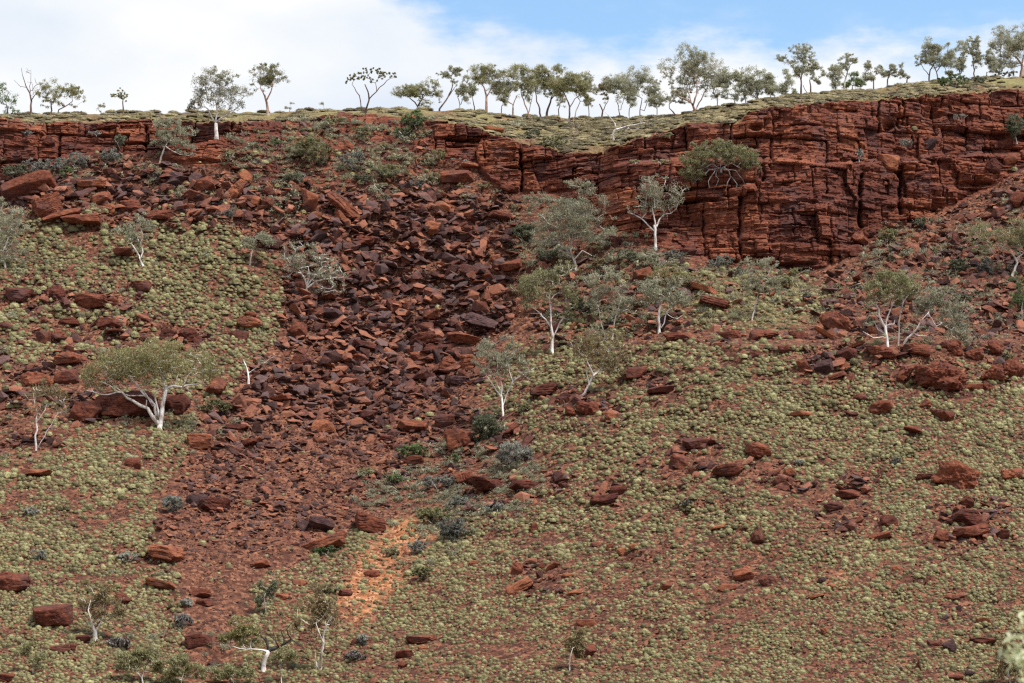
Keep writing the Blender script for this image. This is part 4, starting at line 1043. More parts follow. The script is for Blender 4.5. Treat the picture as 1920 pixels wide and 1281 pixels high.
T('spreading multi-stemmed pale gum with thin grey crown at the scree edge', (576, 553), [(560, 480, 34, 22), (585, 500, 52, 26), (610, 528, 38, 22), (548, 505, 24, 18), (590, 468, 14, 10)],
  [[(575, 546, 2.6), (576, 536, 2.4), (570, 520, 1.8), (560, 505, 1.2), (548, 497, .8)], [(576, 536, 2.0), (580, 520, 1.6), (578, 500, 1.0)], [(577, 540, 2.0), (592, 528, 1.6), (606, 524, 1.3), (622, 522, .9)], [(592, 530, 1.3), (606, 540, 1.2), (620, 542, .8)], [(578, 535, 1.6), (590, 520, 1.2), (600, 505, .9)]],
  'the spreading pale gum', r0=2.8, ncl=170, leaf='grey', npc=26, gap=.3, twig=.026)
T('slender white-trunked gum at the left edge of the slope', (68, 844), [(85, 745, 34, 26), (72, 730, 18, 14), (110, 760, 20, 18)], [[(67, 830, 1.9), (70, 805, 1.7), (68, 785, 1.3), (72, 768, .9)], [(70, 790, 1.0), (85, 768, .6)], [(72, 838, .8), (88, 808, .7), (108, 775, .5)]],
  'the slender white gum', r0=2.2, ncl=70, leaf='rust', npc=24, gap=.36)
T('small bare forked white stump of a gum on the left scree edge', (466, 720), [(490, 680, 14, 7)], [[(466, 710, 1.9), (465, 700, 1.7), (462, 688, 1.3), (456, 675, .9)], [(466, 700, 1.0), (476, 693, .8), (488, 684, .5)], [(488, 684, .5), (515, 668, .4)]],
  'the forked white stump', r0=2.2, ncl=8, npc=10, leaf='grey', name='bare_gum')
T('tall white-trunked gum standing in front of the right cliff', (1229, 468), [(1215, 362, 34, 22), (1245, 368, 30, 26), (1205, 390, 26, 14), (1262, 375, 18, 16), (1228, 340, 22, 12)],
  [[(1229, 450, 2.4), (1229, 430, 2.2), (1226, 422, 2.0)], [(1228, 434, 1.6), (1216, 424, 1.4), (1203, 410, 1.2), (1190, 403, 1.0), (1176, 398, .6)], [(1229, 428, 1.7), (1236, 412, 1.5), (1245, 402, 1.2), (1258, 400, 1.0), (1268, 392, .7)], [(1230, 425, 1.5), (1226, 405, 1.2), (1223, 390, 1.0)], [(1203, 410, .9), (1212, 400, .6)]],
  'the tall white gum by the cliff', r0=2.6, ncl=120, leaf='grey', npc=30, gap=.33)
T('large grey-crowned gum with tangled pale limbs below the middle cliff', (1080, 505), [(1060, 420, 58, 32), (1030, 385, 36, 20), (1105, 395, 38, 26), (1085, 360, 30, 18), (1115, 440, 34, 24), (1040, 455, 36, 20), (1000, 375, 18, 12)],
  [[(1078, 495, 2.4), (1072, 480, 2.0), (1058, 464, 1.6), (1045, 450, 1.0)], [(1072, 482, 1.8), (1068, 455, 1.5), (1064, 430, 1.1)], [(1074, 485, 1.7), (1070, 470, 1.5), (1074, 440, 1.2), (1090, 425, .9)], [(1076, 488, 1.5), (1092, 470, 1.2), (1110, 480, .7)], [(1064, 430, .9), (1080, 400, .8), (1110, 405, .7), (1125, 415, .5)], [(1050, 456, .9), (1020, 445, .6)]],
  'the large grey gum', r0=2.6, ncl=330, leaf='grey', npc=40, gap=.26, bk='pale', tintb=.45)
T('olive gum with dark-marked white trunk below the large grey gum', (1035, 662), [(1030, 540, 48, 28), (1000, 550, 34, 24), (1060, 560, 26, 22), (1045, 515, 34, 18), (1075, 590, 16, 12)],
  [[(1035, 645, 3.0), (1037, 630, 2.6), (1033, 610, 2.0), (1033, 585, 1.5), (1030, 560, 1.0)], [(1034, 615, 1.6), (1024, 600, 1.3), (1010, 585, 1.0), (992, 572, .7)], [(1039, 628, 1.5), (1050, 605, 1.2), (1062, 588, .9), (1070, 578, .6)], [(1015, 588, .8), (995, 588, .5)]],
  'the olive gum below the grey one', r0=3.0, ncl=190, leaf='olive', npc=38, gap=.3)
T('thin grey gum with wavy stem behind the leaning gum', (1133, 640), [(1120, 545, 30, 22), (1105, 565, 24, 16), (1140, 520, 22, 16)], [[(1132, 620, 1.2), (1126, 605, 1.2), (1124, 585, 1.1), (1118, 568, .8)]], 'the thin wavy gum', r0=1.4, ncl=90, leaf='grey', npc=32, bk='pale', gap=.33)
T('thin pale gum with one bare elbow branch right of the wavy stem', (1147, 640), [(1160, 560, 28, 20), (1175, 575, 20, 14), (1150, 530, 18, 16)], [[(1150, 615, 1.2), (1155, 592, 1.1), (1165, 585, 1.0), (1176, 580, .9), (1184, 588, .5)], [(1155, 595, .8), (1165, 560, .6), (1152, 540, .5)]], None, r0=1.4, ncl=80, leaf='grey', npc=26, bk='pale', gap=.36)
T('straight white-trunked gum with orange-tinged crown on the bench', (1236, 626), [(1240, 555, 36, 24), (1262, 565, 26, 20), (1222, 535, 22, 14), (1268, 540, 18, 14)],
  [[(1235, 600, 2.4), (1236, 585, 2.2), (1239, 568, 1.9)], [(1239, 570, 1.2), (1228, 563, 1.0), (1215, 562, .6)], [(1240, 615, 1.2), (1250, 585, 1.0), (1262, 570, .7)], [(1252, 590, .8), (1270, 598, .6), (1282, 590, .4)]],
  'the orange-tinged gum', r0=2.6, ncl=130, leaf='grey', npc=40, gap=.25)
T('rusty yellow-topped shrubby gum behind the orange-tinged gum', (1252, 560), [(1245, 520, 36, 16), (1262, 530, 22, 12)], (), None, bk='pale', r0=1.3, ncl=60, leaf='yellow', npc=36, gap=.25, off=1.5)
T('forked white-trunked gum with thin crown beside the scree', (943, 780), [(925, 660, 34, 22), (950, 680, 44, 20), (985, 690, 24, 16), (905, 690, 18, 16), (960, 645, 22, 14)],
  [[(942, 765, 2.0), (941, 748, 1.9), (941, 730, 1.6), (938, 712, 1.0)], [(941, 745, 1.4), (930, 732, 1.2), (922, 718, 1.0), (912, 704, .7)], [(944, 760, .8), (952, 735, 1.0), (962, 715, 1.5), (976, 705, 1.3), (992, 697, 1.0), (1002, 690, .7)], [(962, 715, 1.4), (955, 698, 1.2), (950, 678, .8)], [(940, 735, 1.0), (928, 712, .6), (918, 690, .5)]],
  'the forked white gum', r0=2.0, ncl=130, leaf='grey', npc=26, gap=.36)
T('white-trunked gum leaning right with rusty olive crown', (1089, 748), [(1130, 655, 44, 28), (1155, 670, 28, 24), (1105, 645, 26, 18), (1150, 635, 24, 16), (1160, 695, 20, 10)],
  [[(1096, 738, 2.4), (1104, 722, 2.2), (1111, 706, 2.1), (1118, 700, 2.0)], [(1112, 702, 1.6), (1106, 688, 1.2), (1098, 672, .9)], [(1118, 700, 1.5), (1130, 693, 1.2), (1145, 691, 1.0), (1158, 690, .7)], [(1120, 698, 1.4), (1132, 682, 1.1), (1140, 665, .8)], [(1104, 722, 1.0), (1100, 700, .8), (1097, 680, .5)]],
  'the leaning gum', r0=2.8, ncl=170, leaf='rust', npc=36, gap=.28)
T('pale grey gum with curved stem on the grassy bench', (1410, 602), [(1428, 505, 34, 16), (1418, 530, 28, 18), (1452, 520, 20, 14), (1445, 545, 26, 14)],
  [[(1412, 590, 1.4), (1416, 570, 1.3), (1422, 550, 1.1), (1416, 537, .9), (1402, 535, .6)], [(1420, 562, .8), (1435, 563, .5)], [(1424, 545, .8), (1440, 525, .6)]],
  'the bench gum', r0=1.8, ncl=110, leaf='grey', npc=42, gap=.25, bk='pale')
T('twin white-trunked gum with olive crown on the right ridge crest', (1664, 653), [(1665, 540, 38, 24), (1640, 560, 24, 18), (1690, 530, 28, 18), (1655, 520, 24, 12)],
  [[(1663, 635, 2.6), (1660, 615, 2.4), (1652, 600, 2.0), (1648, 580, 1.6), (1642, 570, 1.0)], [(1662, 615, 1.6), (1664, 595, 1.3), (1670, 580, 1.0), (1676, 565, .7)], [(1660, 612, 1.2), (1668, 608, 1.1), (1676, 608, .9), (1678, 600, .5)], [(1658, 625, .9), (1646, 618, .8), (1640, 605, .6)], [(1656, 632, .8), (1638, 634, .8), (1618, 622, .5)]],
  'the twin white gum', r0=2.8, ncl=150, leaf='olive', npc=38, gap=.27)
T('thin straight pinkish-trunked gum just right of the twin white gum', (1684, 650), [(1705, 540, 22, 20), (1692, 560, 18, 16)], [[(1685, 630, 1.6), (1685, 605, 1.4), (1688, 585, 1.2), (1694, 565, 1.2), (1704, 552, 1.0)], [(1694, 566, .8), (1686, 548, .6)]], None, r0=1.8, ncl=60, leaf='olive', npc=32, bk='pale', off=1.0)
T('white-limbed gum leaning far right with broad grey crown on the ridge', (1696, 646), [(1760, 580, 38, 28), (1790, 600, 30, 30), (1740, 565, 26, 20), (1820, 630, 22, 18), (1775, 555, 22, 14)],
  [[(1702, 634, 2.0), (1712, 626, 1.9), (1720, 615, 1.4), (1728, 600, 1.0), (1740, 588, .7)], [(1712, 626, 1.2), (1724, 630, 1.0), (1738, 630, .7)], [(1740, 588, .6), (1756, 612, .9), (1765, 607, .9), (1772, 612, .5)]],
  'the right-leaning gum', r0=2.2, ncl=200, leaf='grey', npc=36, gap=.28, tintb=.45)
T('dark-trunked gum with broad olive crown at the right edge', (1898, 520), [(1875, 430, 56, 24), (1905, 445, 36, 24), (1840, 455, 30, 18), (1930, 430, 30, 30)],
  [[(1902, 508, 2.4), (1908, 492, 2.2), (1900, 478, 1.8), (1890, 468, 1.2), (1872, 460, .8)], [(1906, 490, 1.6), (1914, 478, 1.2), (1910, 462, .9)], [(1905, 485, 1.4), (1925, 470, 1.0)]],
  'the right-edge gum', r0=2.8, ncl=200, leaf='olive', npc=38, gap=.25, bk='pale')
T('bright green leafy tree at the right edge below the dark-trunked gum', (1916, 610), [(1912, 545, 20, 30), (1925, 560, 18, 34), (1905, 570, 12, 16)], [[(1917, 590, 1.0), (1916, 560, .7)]], 'the bright green tree', r0=1.2, ncl=70, leaf='green', npc=44, gap=.2, bk='pale', name='leafy_tree')
T('small gum with swollen white stump and brownish crown, lower left', (178, 1200), [(175, 1110, 32, 22), (195, 1135, 30, 20), (160, 1125, 22, 20), (215, 1150, 14, 14)],
  [[(178, 1186, 3.8), (173, 1170, 1.6), (168, 1155, 1.5), (165, 1143, 1.1), (170, 1125, .8)], [(180, 1184, 1.6), (190, 1165, 1.1), (196, 1148, .7)]], 'the white-stumped gum', r0=4.2, ncl=110, leaf='rust', npc=26, gap=.36, bk='white')
T('burnt gum with white trunk and bare black limbs on its right side', (494, 1259), [(450, 1180, 30, 16), (440, 1196, 24, 14), (468, 1196, 22, 14), (425, 1200, 14, 10)],
  [[(494, 1250, 4.0), (497, 1235, 3.8), (503, 1222, 3.6)], [(503, 1222, 2.0), (492, 1219, 1.6), (478, 1218, 1.5), (470, 1217, 1.4), (462, 1218, 1.2), (456, 1210, .7)], [(462, 1218, .8), (448, 1216, .8), (436, 1212, .5)]],
  'the burnt black-limbed gum', r0=4.2, ncl=70, leaf='yellow', npc=42, gap=.2, name='burnt_gum',
  extra=[('charred_limb', [[(500, 1226, 3.6), (506, 1218, 4.2), (514, 1216, 4.0), (524, 1215, 3.4), (532, 1208, 2.4), (540, 1203, 2.0), (546, 1199, 1.6)], [(504, 1220, 3.0), (501, 1208, 2.4), (497, 1200, 2.0), (490, 1194, 1.6), (487, 1186, 1.4), (490, 1178, .9)],
    [(500, 1206, 1.6), (498, 1196, 1.2)], [(546, 1199, 1.5), (540, 1190, 1.2), (538, 1180, 1.0), (546, 1170, .6), (550, 1164, .4)], [(532, 1208, 1.3), (533, 1197, 1.1), (528, 1188, .9), (526, 1180, .6)],
    [(524, 1214, 1.3), (516, 1203, 1.0), (508, 1194, .7), (504, 1190, .4)], [(546, 1199, 1.1), (556, 1206, .8), (566, 1214, .5), (574, 1216, .3)], [(518, 1200, .6), (510, 1180, .4)]], 'black')])
T('tall thin white-stemmed gum with rusty crown near the bottom', (600, 1255), [(600, 1130, 30, 20), (585, 1150, 26, 22), (618, 1165, 20, 26), (605, 1105, 22, 12)],
  [[(600, 1248, 3.6), (602, 1228, 2.2), (607, 1205, 1.9), (606, 1192, 1.4), (612, 1172, 1.0), (622, 1155, 1.0)], [(606, 1204, 1.0), (598, 1185, .9), (592, 1168, .7)], [(594, 1250, 1.0), (591, 1232, .8), (592, 1222, .5)], [(612, 1180, .8), (610, 1165, .6)]],
  'the tall white-stemmed gum', r0=3.8, ncl=130, leaf='rust', npc=26, gap=.34)
T('small thin dull gum above the burnt gum', (499, 1153), [(496, 1105, 20, 18), (506, 1092, 14, 12), (486, 1118, 12, 12)], [[(498, 1140, .9), (495, 1120, .8), (497, 1110, .5)]], 'the small thin gum', r0=1.0, ncl=60, leaf='dark', npc=30, bk='pale', tintb=.6)
T('broad-crowned gum with white twisting limbs at the bottom edge', (268, 1285), [(255, 1225, 36, 18), (240, 1245, 26, 18), (285, 1235, 26, 16)], [[(266, 1272, 1.4), (255, 1258, 1.2), (245, 1252, .7)], [(268, 1265, 1.1), (275, 1245, .7)]], 'the bottom-edge gum', r0=1.6, ncl=100, leaf='olive', npc=38, tintb=.6, bk='white')
T('grey-green leafy gum cut by the bottom edge right of the twisting one', (340, 1290), [(335, 1250, 36, 16), (312, 1262, 22, 14), (365, 1262, 18, 14)], [[(340, 1275, .8), (345, 1262, .6)]], None, r0=1.0, ncl=90, leaf='olive', npc=42, tintb=.6)
T('faint thin gum with wispy crown near the bottom left corner', (62, 1262), [(60, 1225, 24, 18), (72, 1240, 14, 12)], [[(62, 1245, .7), (61, 1230, .5)]], None, r0=.9, ncl=50, leaf='olive', npc=24, bk='pale', tintb=.6)
T('leafy yellow-green sapling left of the burnt gum foot', (440, 1285), [(440, 1262, 36, 14), (462, 1255, 18, 10), (416, 1268, 18, 10)], (), None, r0=1.0, ncl=80, leaf='olive', npc=40, tintb=.65, name='sapling')
T('wispy pale-stemmed sapling between the burnt gum and white-stemmed gum', (528, 1283), [(535, 1228, 22, 14), (520, 1240, 16, 14)], [[(527, 1268, .7), (525, 1250, .6), (520, 1235, .4)]], None, r0=.8, ncl=45, leaf='olive', npc=36, tintb=.65, name='sapling', bk='white')
T('small bushy upright gum with pale stem in the lower spinifex', (1068, 1257), [(1078, 1200, 15, 18), (1070, 1218, 15, 16), (1082, 1215, 12, 14)], [[(1068, 1245, 1.2), (1069, 1232, 1.0), (1074, 1215, .6)]], 'the small bushy gum', r0=1.3, ncl=70, leaf='rust', npc=40, gap=.2)
T('dark bushy tree at the bottom right corner', (1895, 1290), [(1885, 1235, 20, 30), (1905, 1245, 20, 26)], [[(1893, 1275, .8), (1890, 1255, .6)]], 'the bottom right tree', r0=1.1, ncl=80, leaf='rust', npc=34, bk='grey', tintb=.35, name='bushy_tree')
# the tree that hangs on the face of the right cliff
T('broad green bush-tree hanging on the cliff with drooping bare grey branches', (1352, 322), [(1345, 285, 48, 20), (1305, 300, 30, 18), (1390, 292, 34, 20), (1300, 325, 26, 16), (1410, 312, 20, 16), (1345, 270, 30, 10)],
  [[(1352, 318, 2.0), (1350, 316, 1.8)], [(1350, 316, 1.6), (1358, 314, 1.3), (1367, 321, 1.1), (1370, 332, 1.0), (1364, 342, .8), (1362, 354, .5)], [(1350, 316, 1.5), (1344, 320, 1.1), (1342, 330, 1.0), (1348, 336, .9), (1342, 350, .7), (1336, 360, .4)],
   [(1350, 316, 1.2), (1330, 318, 1.0), (1315, 330, .8), (1300, 345, .5)], [(1350, 316, 1.2), (1336, 306, .9), (1320, 315, .8), (1305, 322, .5)], [(1352, 316, 1.2), (1372, 306, .9), (1392, 318, .8), (1408, 328, .5)], [(1352, 316, 1.0), (1380, 320, .8), (1392, 336, .6), (1402, 356, .4)],
   [(1340, 322, .9), (1328, 340, .7), (1330, 352, .4)], [(1370, 330, .8), (1382, 345, .6), (1380, 358, .4)], [(1350, 316, .8), (1356, 290, .6)], [(1330, 318, .7), (1310, 308, .6), (1290, 312, .4)]],
  'the hanging cliff tree', bk='grey', leaf='olive', r0=1.8, ncl=400, npc=44, gap=.12, ls=.10, off=-1.4, name='hanging_tree', depth=.6, up=-.1, tintb=.45, clr=.6, twig=.03)
# ---- rim and cliff-top trees
T('white-trunked gum with full crown growing out of the left cliff face', (406, 258), [(405, 165, 42, 24), (380, 185, 26, 22), (435, 185, 30, 22), (410, 145, 28, 14), (362, 198, 12, 8)],
  [[(405, 245, 3.4), (405, 232, 3.2)], [(405, 232, 2.0), (396, 218, 1.4), (390, 205, 1.0)], [(405, 230, 2.0), (414, 222, 1.7), (426, 215, 1.3), (438, 208, .9)], [(405, 232, 1.8), (408, 212, 1.4), (405, 190, 1.0)]],
  'the gum on the left cliff', r0=3.4, ncl=200, leaf='grey', npc=36, gap=.25, tintb=.4, off=-.6)
T('dark-trunked round-crowned gum on the skyline, leaning left', (502, 216), [(500, 142, 34, 20), (488, 155, 26, 16), (515, 150, 24, 18), (505, 125, 18, 8)],
  [[(502, 205, 2.6), (500, 192, 2.2), (496, 178, 1.6)], [(499, 190, 1.5), (508, 172, 1.2), (512, 155, .8)], [(497, 182, 1.4), (488, 165, .9)]], 'the round-crowned skyline gum', r0=2.8, bk='pink', ncl=130, leaf='olive', npc=44, gap=.22, tintb=.38)
T('gum with pale pinkish crown in front of the left cliff foot', (300, 306), [(318, 240, 30, 14), (330, 262, 34, 20), (300, 255, 20, 18), (345, 280, 24, 12), (310, 228, 22, 8)],
  [[(302, 295, 1.6), (306, 284, 1.5), (310, 274, 1.3)], [(311, 275, 1.1), (325, 284, .9), (338, 290, .7), (352, 292, .5)], [(309, 276, 1.0), (320, 262, .7)]], 'the cliff-foot gum', r0=1.8, bk='pale', ncl=140, leaf='grey', npc=42, gap=.2, tintb=.55)
T('leafy olive tree at the far left skyline cut by the edge', (14, 216), [(8, 180, 22, 22), (25, 200, 16, 16)], [[(14, 200, 1.0)]], None, r0=1.5, bk='brown', ncl=70, leaf='green', npc=40, tintb=.65)
T('leafless twiggy dead tree on the left skyline', (58, 218), [(50, 150, 22, 20), (64, 170, 14, 14)], [[(58, 205, 2.0), (59, 190, 1.7), (56, 175, 1.3), (48, 160, .9), (42, 140, .5), (40, 128, .3)], [(59, 188, 1.0), (68, 175, .7), (74, 168, .4)], [(56, 176, .8), (58, 155, .5), (58, 132, .3)], [(50, 164, .6), (38, 162, .4), (26, 150, .25)]],
  'the leafless dead tree', r0=2.3, bk='brown', ncl=30, leaves=False, name='dead_tree', twig=.02, parts=('trunk', 'crown'))
T('olive skyline gum just right of the leafless dead tree', (95, 217), [(95, 165, 26, 20), (82, 180, 16, 14), (100, 190, 22, 12)], [[(96, 200, 1.3), (95, 185, 1.0)]], None, r0=1.5, bk='brown', ncl=80, leaf='olive', npc=38, tintb=.6)
T('wide drooping skyline gum with curved branches, third from the left', (108, 217), [(128, 175, 24, 14), (140, 190, 18, 16), (115, 180, 18, 14)], [[(110, 206, 1.1), (122, 200, 1.0), (136, 190, .7)]], None, r0=1.3, bk='brown', ncl=80, leaf='olive', npc=36, tintb=.6)
T('small umbrella-shaped tree alone on the left skyline', (231, 214), [(229, 178, 18, 8), (238, 182, 10, 7), (218, 182, 9, 6)], [[(231, 202, 1.2), (230, 192, 1.0)]], 'the umbrella-shaped tree', r0=1.4, bk='brown', ncl=40, leaf='olive', npc=32, clr=.45)
T('faint low shrubby tree left of the umbrella-shaped tree', (192, 215), [(192, 203, 12, 8)], (), None, r0=.7, bk='grey', ncl=16, leaf='grey', npc=18, off=25, name='small_tree')
T('tiny far tree beyond the grass line right of the round-crowned gum', (608, 208), [(608, 197, 9, 6)], (), None, r0=.6, bk='grey', ncl=12, leaf='grey', npc=22, off=30, name='small_tree')
T('tiny faint tree peeping over the skyline near the round-crowned gum', (543, 209), [(543, 198, 10, 6)], (), None, r0=.6, bk='grey', ncl=14, leaf='grey', npc=22, off=30, name='small_tree')
T('flat-topped gum with dark bending trunk on the skyline above the scree', (686, 212), [(672, 142, 22, 7), (700, 135, 18, 8), (720, 138, 14, 10), (735, 142, 8, 6), (690, 148, 16, 6), (652, 150, 8, 5)],
  [[(688, 200, 1.6), (692, 188, 1.5), (690, 172, 1.2), (684, 158, .9)], [(692, 186, 1.1), (706, 172, 1.0), (720, 158, .8), (732, 147, .5)], [(678, 208, 1.0), (676, 190, 1.0), (668, 172, .8), (660, 158, .5)], [(706, 172, .8), (704, 155, .5)]],
  'the flat-topped skyline gum', r0=1.9, bk='brown', ncl=110, leaf='olive', npc=34, gap=.3, clr=.42, tintb=.45)
